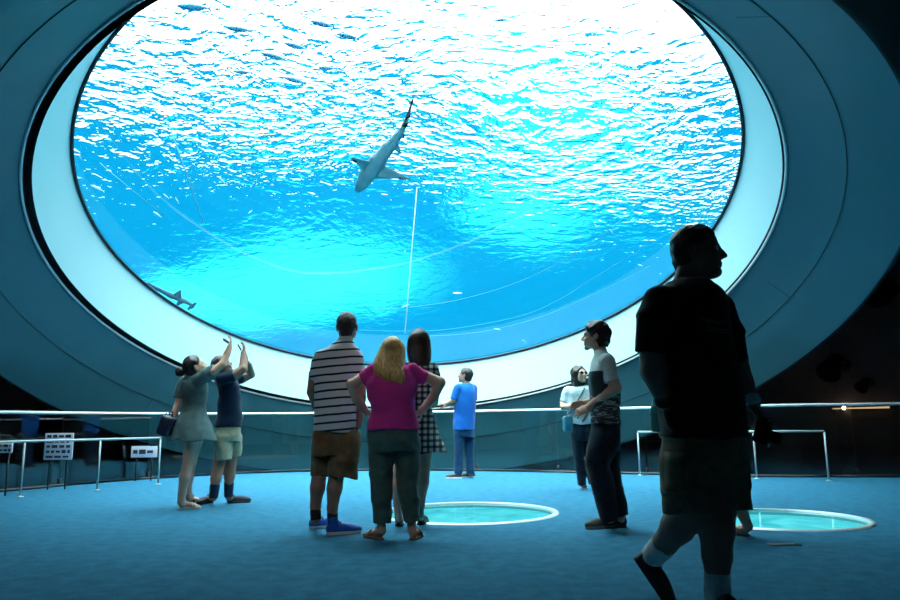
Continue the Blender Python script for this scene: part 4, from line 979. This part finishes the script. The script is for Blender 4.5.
# low free-standing handrails
M_rail_low = mat('brushed_steel', (.34,.42,.42), .42, .2)
def low_rail(posts, extra, label, grp=None):
    pts = [on_floor(*p) for p in posts]; r = thing('handrail', label, 'handrail', pts[0]); q0 = pts[0]
    for p in pts:
        bm = BM(); add_tube(bm, [p-q0, p+up*.70-q0], .014, 10); o = obj('post', bm, M_rail_low, r)
        bm = BM(); add_lathe(bm, p-q0, up, [(0,.045),(.008,.045),(.012,.02),(.02,.016)], 20); obj('foot_plate', bm, M_rail_low, o)
    a = ([on_floor(*extra)] if extra else [])+pts
    bm = BM(); add_tube(bm, [p+up*.715-q0 for p in a], .017, 10); obj('top_rail', bm, M_rail_low, r)
low_rail([(20,497),(97,490.5),(158,484.5)], (-60,505), 'low pale handrail on three posts at the left edge of the carpet')
low_rail([(640,475.5),(757,479),(829,481)], None, 'low pale handrail behind the big man at the right')

# small sign stands by the left of the guard
M_sign = mat('white_sign_face', (.62,.64,.72), .5); M_ink = mat('sign_ink', (.03,.03,.05), .6)
def sign(px, pyf, x0, x1, y0, y1, rows, label):
    g = on_floor(px, pyf); t_ = thing('sign_stand', label, 'sign', g); D = g.y
    a, b = at_y(x0, y1, D), at_y(x1, y0, D); w, h = b.x-a.x, b.z-a.z; c = V(((a.x+b.x)/2-g.x, 0, (a.z+b.z)/2))
    bm = BM(); add_box(bm, c, (w, .02, h)); bevel(bm, .004, 2); pn = obj('sign_panel', bm, M_sign, t_)
    rnd = random.Random(px); n = rows
    for k in range(n):
        z = c.z+h*(.5-(k+.6)/(n+.2)); bm = BM(); x = -w*.42
        while x < w*.36:
            l = w*rnd.uniform(.10, .26); l = min(l, w*.42-x)
            add_box(bm, (c.x+x+l/2, -.0115, z), (l, .004, h/(n+.5)*rnd.uniform(.35, .7))); x += l+w*.06
        obj('print_row', bm, M_ink, pn, smooth=False)
    for sx in (-.3, .3):
        bm = BM(); add_tube(bm, [V((c.x+sx*w, .02, 0)), V((c.x+sx*w, .02, c.z+h*.3))], .012, 8); obj('leg', bm, M_base, t_)
    return t_
sign(60, 489.5, 43.5, 74, 433, 460, 5, 'square white sign with rows of dark print on a stand by the guard')
sign(144, 481, 131, 157.5, 446, 457.5, 1, 'wide low white sign on two dark legs beside the end of the handrail')
sign(2, 496, -8, 13, 443, 453, 2, 'small pale sign at the far left edge by the guard')

# plate in the carpet
c = on_floor(784, 545); fp = thing('floor_plate', 'small flat metal plate set in the carpet in front of the right floor window', 'floor plate', c)
bm = BM(); add_box(bm, (0,0,.004), (.22,.09,.008)); bevel(bm, .003, 1); obj('plate', bm, mat('dull_plate', (.03,.06,.07), .6), fp)
for sx in (-.09, .09):
    bm = BM(); add_lathe(bm, (sx,0,.007), up, [(0,.008),(.003,.008),(.004,.005)], 10); obj('screw', bm, M_base, fp)

# ------------------------------------------------------------------ on the dark right-hand wall
from mathutils.bvhtree import BVHTree
def hit(px, py, objs):
    best = None
    for o in objs:
        bv = BVHTree.FromPolygons([v.co.copy() for v in o.data.vertices], [tuple(p.vertices) for p in o.data.polygons]); h = bv.ray_cast(CAM, ray(px, py))
        if h[0] is not None and (best is None or h[3] < best[3]): best = h
    return best
dark = [o for o in bpy.data.objects if o.name.startswith(('wall_', 'ceiling_hull', 'ceiling_collar')) and o.name != 'wall_tank']
M_fix = mat('black_fixture', (.004,.004,.004), .6)
def spot(px, py, r, aim, label):
    h = hit(px, py, dark); n = h[1] if h[1].dot(ray(px, py)) < 0 else -h[1]; d = h[0].length; R_ = r*d/F
    b0 = h[0]; o = thing('spotlight', label, 'spotlight', b0, 'spotlights on the dark right wall'); a = V(aim).normalized(); c = n*R_*1.6
    bm = BM(); add_lathe(bm, (0,0,0), n, [(0,.5*R_),(.12*R_,.5*R_),(.2*R_,.2*R_),(.9*R_,.15*R_)], 16); obj('wall_mount', bm, M_fix, o)
    bm = BM(); add_lathe(bm, c-a*R_*1.1, a, [(0,.35*R_),(.15*R_,.55*R_),(.6*R_,.65*R_),(1.5*R_,.7*R_),(1.9*R_,.85*R_),(2.2*R_,.9*R_),(2.2*R_,.78*R_),(1.95*R_,.7*R_)], 20); can = obj('lamp_can', bm, M_fix, o)
    s_ = a.cross(n).normalized(); bm = BM()
    add_tube(bm, [c+s_*R_*.9, c+s_*R_*.95-a*0-n*R_*.6, n*R_*.7, c-s_*R_*.95-n*R_*.6, c-s_*R_*.9], .08*R_, 8); obj('yoke', bm, M_fix, o)
spot(846, 366, 11, (-.6,-.5,-.5), 'black spotlight lowest on the dark right wall')
spot(872, 384, 6, (-.8,-.3,-.6), 'small black spotlight just above the warm reflection strip')
spot(893, 291, 12, (-.5,-.6,-.5), 'black spotlight highest on the dark right wall')
spot(810, 349, 7, (-.4,-.6,-.6), 'small black spotlight just below the edge of the skirt')
h = hit(862, 408, dark); n = h[1] if h[1].dot(ray(862, 408)) < 0 else -h[1]; tn = n.cross(up).normalized(); wl = thing('wall_light', 'thin glowing strip standing in for a warm reflection on the handrail', 'light', h[0])  # glowing strip and spot in place of a warm reflection on the handrail
L_ = 27*h[0].length/F
bm = BM(); add_tube(bm, [n*.04+tn*L_, n*.04-tn*L_], .03, 8); obj('strip_backing', bm, M_base, wl)
t = NT('warm_glint'); e = t.n('ShaderNodeEmission', i_Strength=1.1); e.inputs[0].default_value = (1,.55,.25,1); M_warm = t.surf(e.outputs[0])
bm = BM(); add_tube(bm, [n*.07+tn*L_*.95, n*.07-tn*L_*.95], [.012, .022], 8); obj('glint_tube', bm, M_warm, wl)
t = NT('hot_glint'); e = t.n('ShaderNodeEmission', i_Strength=5.0); e.inputs[0].default_value = (1,.8,.55,1)
bm = BM(); bmesh.ops.create_uvsphere(bm, u_segments=12, v_segments=8, radius=.05, matrix=Matrix.Translation(n*.075+(hit(846, 408, dark)[0]-h[0]))); obj('glint_spot', bm, t.surf(e.outputs[0]), wl)

# added fill spotlights, out of view behind the camera, brightening the visitors' backs
M_glow = NT('fill_lamp_face'); e = M_glow.n('ShaderNodeEmission', i_Strength=3.0); e.inputs[0].default_value = (1,.9,.8,1); M_glow = M_glow.surf(e.outputs[0])
for (x, y, tx, ty, tz, pw, an, lb) in ((-3.2, -2.2, -.6, 5.8, 1.0, 560, 26, 'added fill spotlight under the dark ceiling, aimed at the woman in purple'),
                                   (-4.6, -1.4, -2.6, 7.8, 1.0, 620, 20, 'added fill spotlight under the dark ceiling, aimed at the couple with phones')):
    top = V((x, y, min(HZ, bottom_z(x, y, .5))-.02)); pos_ = V((x, y, top.z-.45)); a = (V((tx, ty, tz))-pos_).normalized()
    o = thing('fill_spotlight', lb, 'spotlight', top, 'added fill spotlights behind the visitors')
    bm = BM(); add_lathe(bm, (0,0,0), (0,0,-1), [(-.3,.03),(.0,.07),(.04,.07),(.05,.02),(.40,.02)], 16); obj('stem', bm, M_fix, o)
    bm = BM(); add_lathe(bm, pos_-top-a*.12, a, [(0,.05),(.03,.08),(.22,.09),(.26,.10),(.26,.085),(.20,.08)], 24); obj('lamp_can', bm, M_fix, o)
    bm = BM(); add_lathe(bm, pos_-top+a*.085, a, [(0,.078),(.004,.078)], 24); obj('fill_lamp_face', bm, M_glow, o)
    ld = bpy.data.lights.new('fill_beam', 'SPOT'); ld.energy = pw; ld.spot_size = math.radians(an); ld.spot_blend = .8; ld.shadow_soft_size = .06; ld.color = (1,.95,.90)
    lo_ = bpy.data.objects.new('fill_beam', ld); link(lo_, o); lo_.location = pos_-top+a*.16; lo_.rotation_euler = a.to_track_quat('-Z', 'Y').to_euler()
# ------------------------------------------------------------------ life in the water
class Swim(Fig):
    def __init__(s, pt, h): s.root_pt = V(pt); s.h = h; s.o = None
def wcones(pts, k=.04):          # (px, py, radius px, distance past the lens)
    P_ = [(in_water(x, y, d), r*(in_water(x, y, d)-CAM).length/F) for x, y, r, d in pts]
    return [cone(a, b, ra, rb, k) for (a, ra), (b, rb) in zip(P_, P_[1:])]
def fin(root_a, root_b, tip, th=.012):
    a, b, c = [in_water(*q) for q in (root_a, root_b, tip)]; out = []
    for u in np.linspace(0, 1, 6): out.append(cone(a.lerp(b, u), c, .035, th, .02))
    return out
M_shark = mat('shark_hide', (.035,.17,.21), .5, noise=.15, scale=5); M_sharkd = mat('dark_fin_tip', (.008,.012,.016), .5)
sk_ = Swim(in_water(378, 162, 2.6), .018)
sk_.o = thing('shark', 'grey shark gliding near the middle of the window, seen from below', 'shark', sk_.root_pt)
b = wcones([(358.5,189.5,3.6,2.3),(362,184,6.2,2.32),(367.5,175,7.8,2.38),(377,162,7.9,2.5),(388,148,5.9,2.7),(398,136,3.8,2.85),(405,125,2,3.0)])
sk_.mesh('body', b, M_shark)
sk_.mesh('pectoral_fin', fin((366,172,2.4),(372,163,2.45),(352.5,158,2.2)), M_shark); sk_.mesh('pectoral_fin', fin((372,177,2.4),(380,165,2.5),(408.5,178.5,2.25)), M_shark)
sk_.mesh('fin_tip', wcones([(355.5,161.5,1.9,2.24),(352,157.5,.9,2.2)]), M_sharkd, label='dark fin tip'); sk_.mesh('fin_tip', wcones([(400,178.2,1.6,2.28),(409.5,178.7,.8,2.25)]), M_sharkd, label='dark fin tip')
sk_.mesh('pelvic_fin', fin((393,147,2.78),(396,141,2.83),(400,153,2.75)), M_shark); sk_.mesh('dorsal_fin', fin((381,158,2.6),(387,150,2.7),(386,156,3.0)), M_shark); sk_.mesh('anal_fin', fin((399,137,2.86),(402,132,2.92),(403.5,137,2.88)), M_sharkd, label='dark small fin')
sk_.mesh('tail_fin', wcones([(403,128,2.4,2.97),(408,116,1.7,3.1),(412,102,1.0,3.25),(414.3,95,.5,3.32)])+wcones([(404.5,126,1.8,2.98),(408.5,122,.9,2.95)]), M_sharkd, label='dark long tail fin')
hm = Swim(in_water(180, 298, 1.6), .016); hm.o = thing('shark', 'small hammerhead shark low in the window close to its left rim', 'shark', hm.root_pt)
M_ham = mat('hammerhead_hide', (.03,.12,.16), .5)
hm.mesh('body', wcones([(148,283,1.0,1.9),(158,289,2.2,1.8),(172,296,3.4,1.7),(184,301,2.8,1.6),(192,305,2,1.5)]), M_ham)
hm.mesh('hammer_head', wcones([(188.5,309,1.4,1.5),(191.5,307,2.0,1.5),(195.5,303,1.4,1.5)]), M_ham); hm.mesh('dorsal_fin', fin((174,295,1.7),(180,298,1.64),(180.5,290.5,1.68)), M_ham); hm.mesh('pectoral_fin', fin((180,300,1.62),(184,301.5,1.6),(176,306,1.5)), M_ham)
M_fishd = mat('blue_grey_fish', (.10,.40,.55), .4); M_fishp = mat('silver_fish', (.75,.85,.85), .3, .2)
def fish(px, py, Lp, ang, dist, m, label, cat, grp):
    c = in_water(px, py, dist); L_ = Lp*(c-CAM).length/F; a = math.radians(ang); q = in_water(px+4*math.cos(a), py+4*math.sin(a), dist); f = (q-c).normalized(); sd = f.cross(V((0,0,1))).normalized(); u = sd.cross(f)
    o = thing('fish', label, cat, c, grp); bm = BM(); n = 10; prof = [(-.5,.0),(-.46,.03),(-.3,.10),(-.05,.15),(.2,.12),(.36,.05),(.42,.03)]
    rings = [[bm.verts.new(L_*(f*x+r*(.55*math.cos(k*2*math.pi/n)*sd+math.sin(k*2*math.pi/n)*u))) for k in range(n)] for x, r in prof[1:]]
    for A, B in zip(rings, rings[1:]):
        for k in range(n): bm.faces.new((A[k], A[(k+1) % n], B[(k+1) % n], B[k]))
    bm.faces.new(rings[0][::-1]); bm.faces.new(rings[-1]); obj('body', bm, m, o)
    bm = BM(); w = .012*L_; vs = []
    for x, z in ((.40,.0),(.56,.13),(.50,.0),(.56,-.13)): vs.append([bm.verts.new(L_*(f*x+u*z)+sd*s_) for s_ in (-w, w)])
    for k in range(4):
        A, B = vs[k], vs[(k+1) % 4]; bm.faces.new((A[0], A[1], B[1], B[0]))
    bm.faces.new([v[0] for v in vs]); bm.faces.new([v[1] for v in vs][::-1]); obj('tail_fin', bm, m, o)
for i, (x, y, L_, an) in enumerate(((193,7,27,5),(238,29,22,8),(222,33,12,10),(295,46,20,15),(273,56,20,15),(322,24,21,14),(347,36,20,12),(242,72,16,5),(294,80,20,14),(327,68,16,5),(188,44,10,0),(409,61,12,0),(330,86,10,25),(500,20,10,-10))):
    fish(x, y, L_, an, 3.2+.13*(i % 5), M_fishd, 'slender blue grey fish against the bright white water at the top of the window', 'fish', 'dark fish near the surface')
for i, (x, y, L_, an) in enumerate(((97,188,12,25),(80,157,6,60),(157,214,9,35),(166,196,7,40),(177,200,8,60),(221,179,9,45),(248,162,8,50),(186,135,7,10),(250,212,6,-40),(405,306,8,-20),(457,293,9,0),(524,341,8,40),(497,329,7,10),(611,231,7,50),(596,226,7,60),(640,265,6,20))):
    fish(x, y, L_, an, 1.6+.2*(i % 4), M_fishp, 'tiny pale fish in the open blue water', 'fish', 'pale fish in the blue water')
M_rope = mat('white_rope', (.8,.85,.85), .6); M_rope2 = mat('pale_blue_line', (.05,.33,.45), .6)
def rope(pts, r, m, name, label, cat):
    P_ = [in_water(*p) for p in pts]; bm = BM(); add_tube(bm, [p-P_[0] for p in P_], r, 8); o = obj(name, bm, m); o.location = P_[0]; tag(o, label, cat)
rope([(417,187,3.6),(411,258,2.3),(405,333,.9)], .009, M_rope, 'rope', 'straight white rope hanging in the water below the shark', 'rope')
rope([(168,122,3.2),(186,172,2.2),(204,224,1.2)], .011, M_rope2, 'rope', 'faint pale line slanting through the blue water at the left', 'rope')
rope([(100,163,2.2),(132,190,1.6),(168,218,1.2)], .007, M_rope2, 'rope', 'hair thin pale line close to the left rim of the window', 'rope')
def smooth_px(pts, n=6):
    out = []
    for i in range(len(pts)-1):
        p0, p1, p2, p3 = [np.array(pts[max(0, min(len(pts)-1, j))], float) for j in (i-1, i, i+1, i+2)]
        for k in range(n):
            u = k/n; out.append(tuple(.5*((2*p1)+(p2-p0)*u+(2*p0-5*p1+4*p2-p3)*u*u+(3*p1-p0-3*p2+p3)*u**3)))
    return out+[pts[-1]]
for pts, lb in (([(375,309),(420,306),(470,297),(530,277),(600,238),(640,200)], 'uppermost of three faint curved lines across the lower window'),
                ([(310,322),(350,329),(400,331),(450,329),(520,316),(560,299),(600,274),(640,250)], 'middle of three faint curved lines across the lower window'),
                ([(430,336),(480,332),(540,317),(600,291),(650,266)], 'lowest of three faint curved lines across the lower window')):
    rope([(x, y, .25) for x, y in smooth_px(pts)], .0065, M_rope2, 'reflection_line', lb, 'lens_reflection')  # thin pale tubes standing in for faint reflected lines in the lens
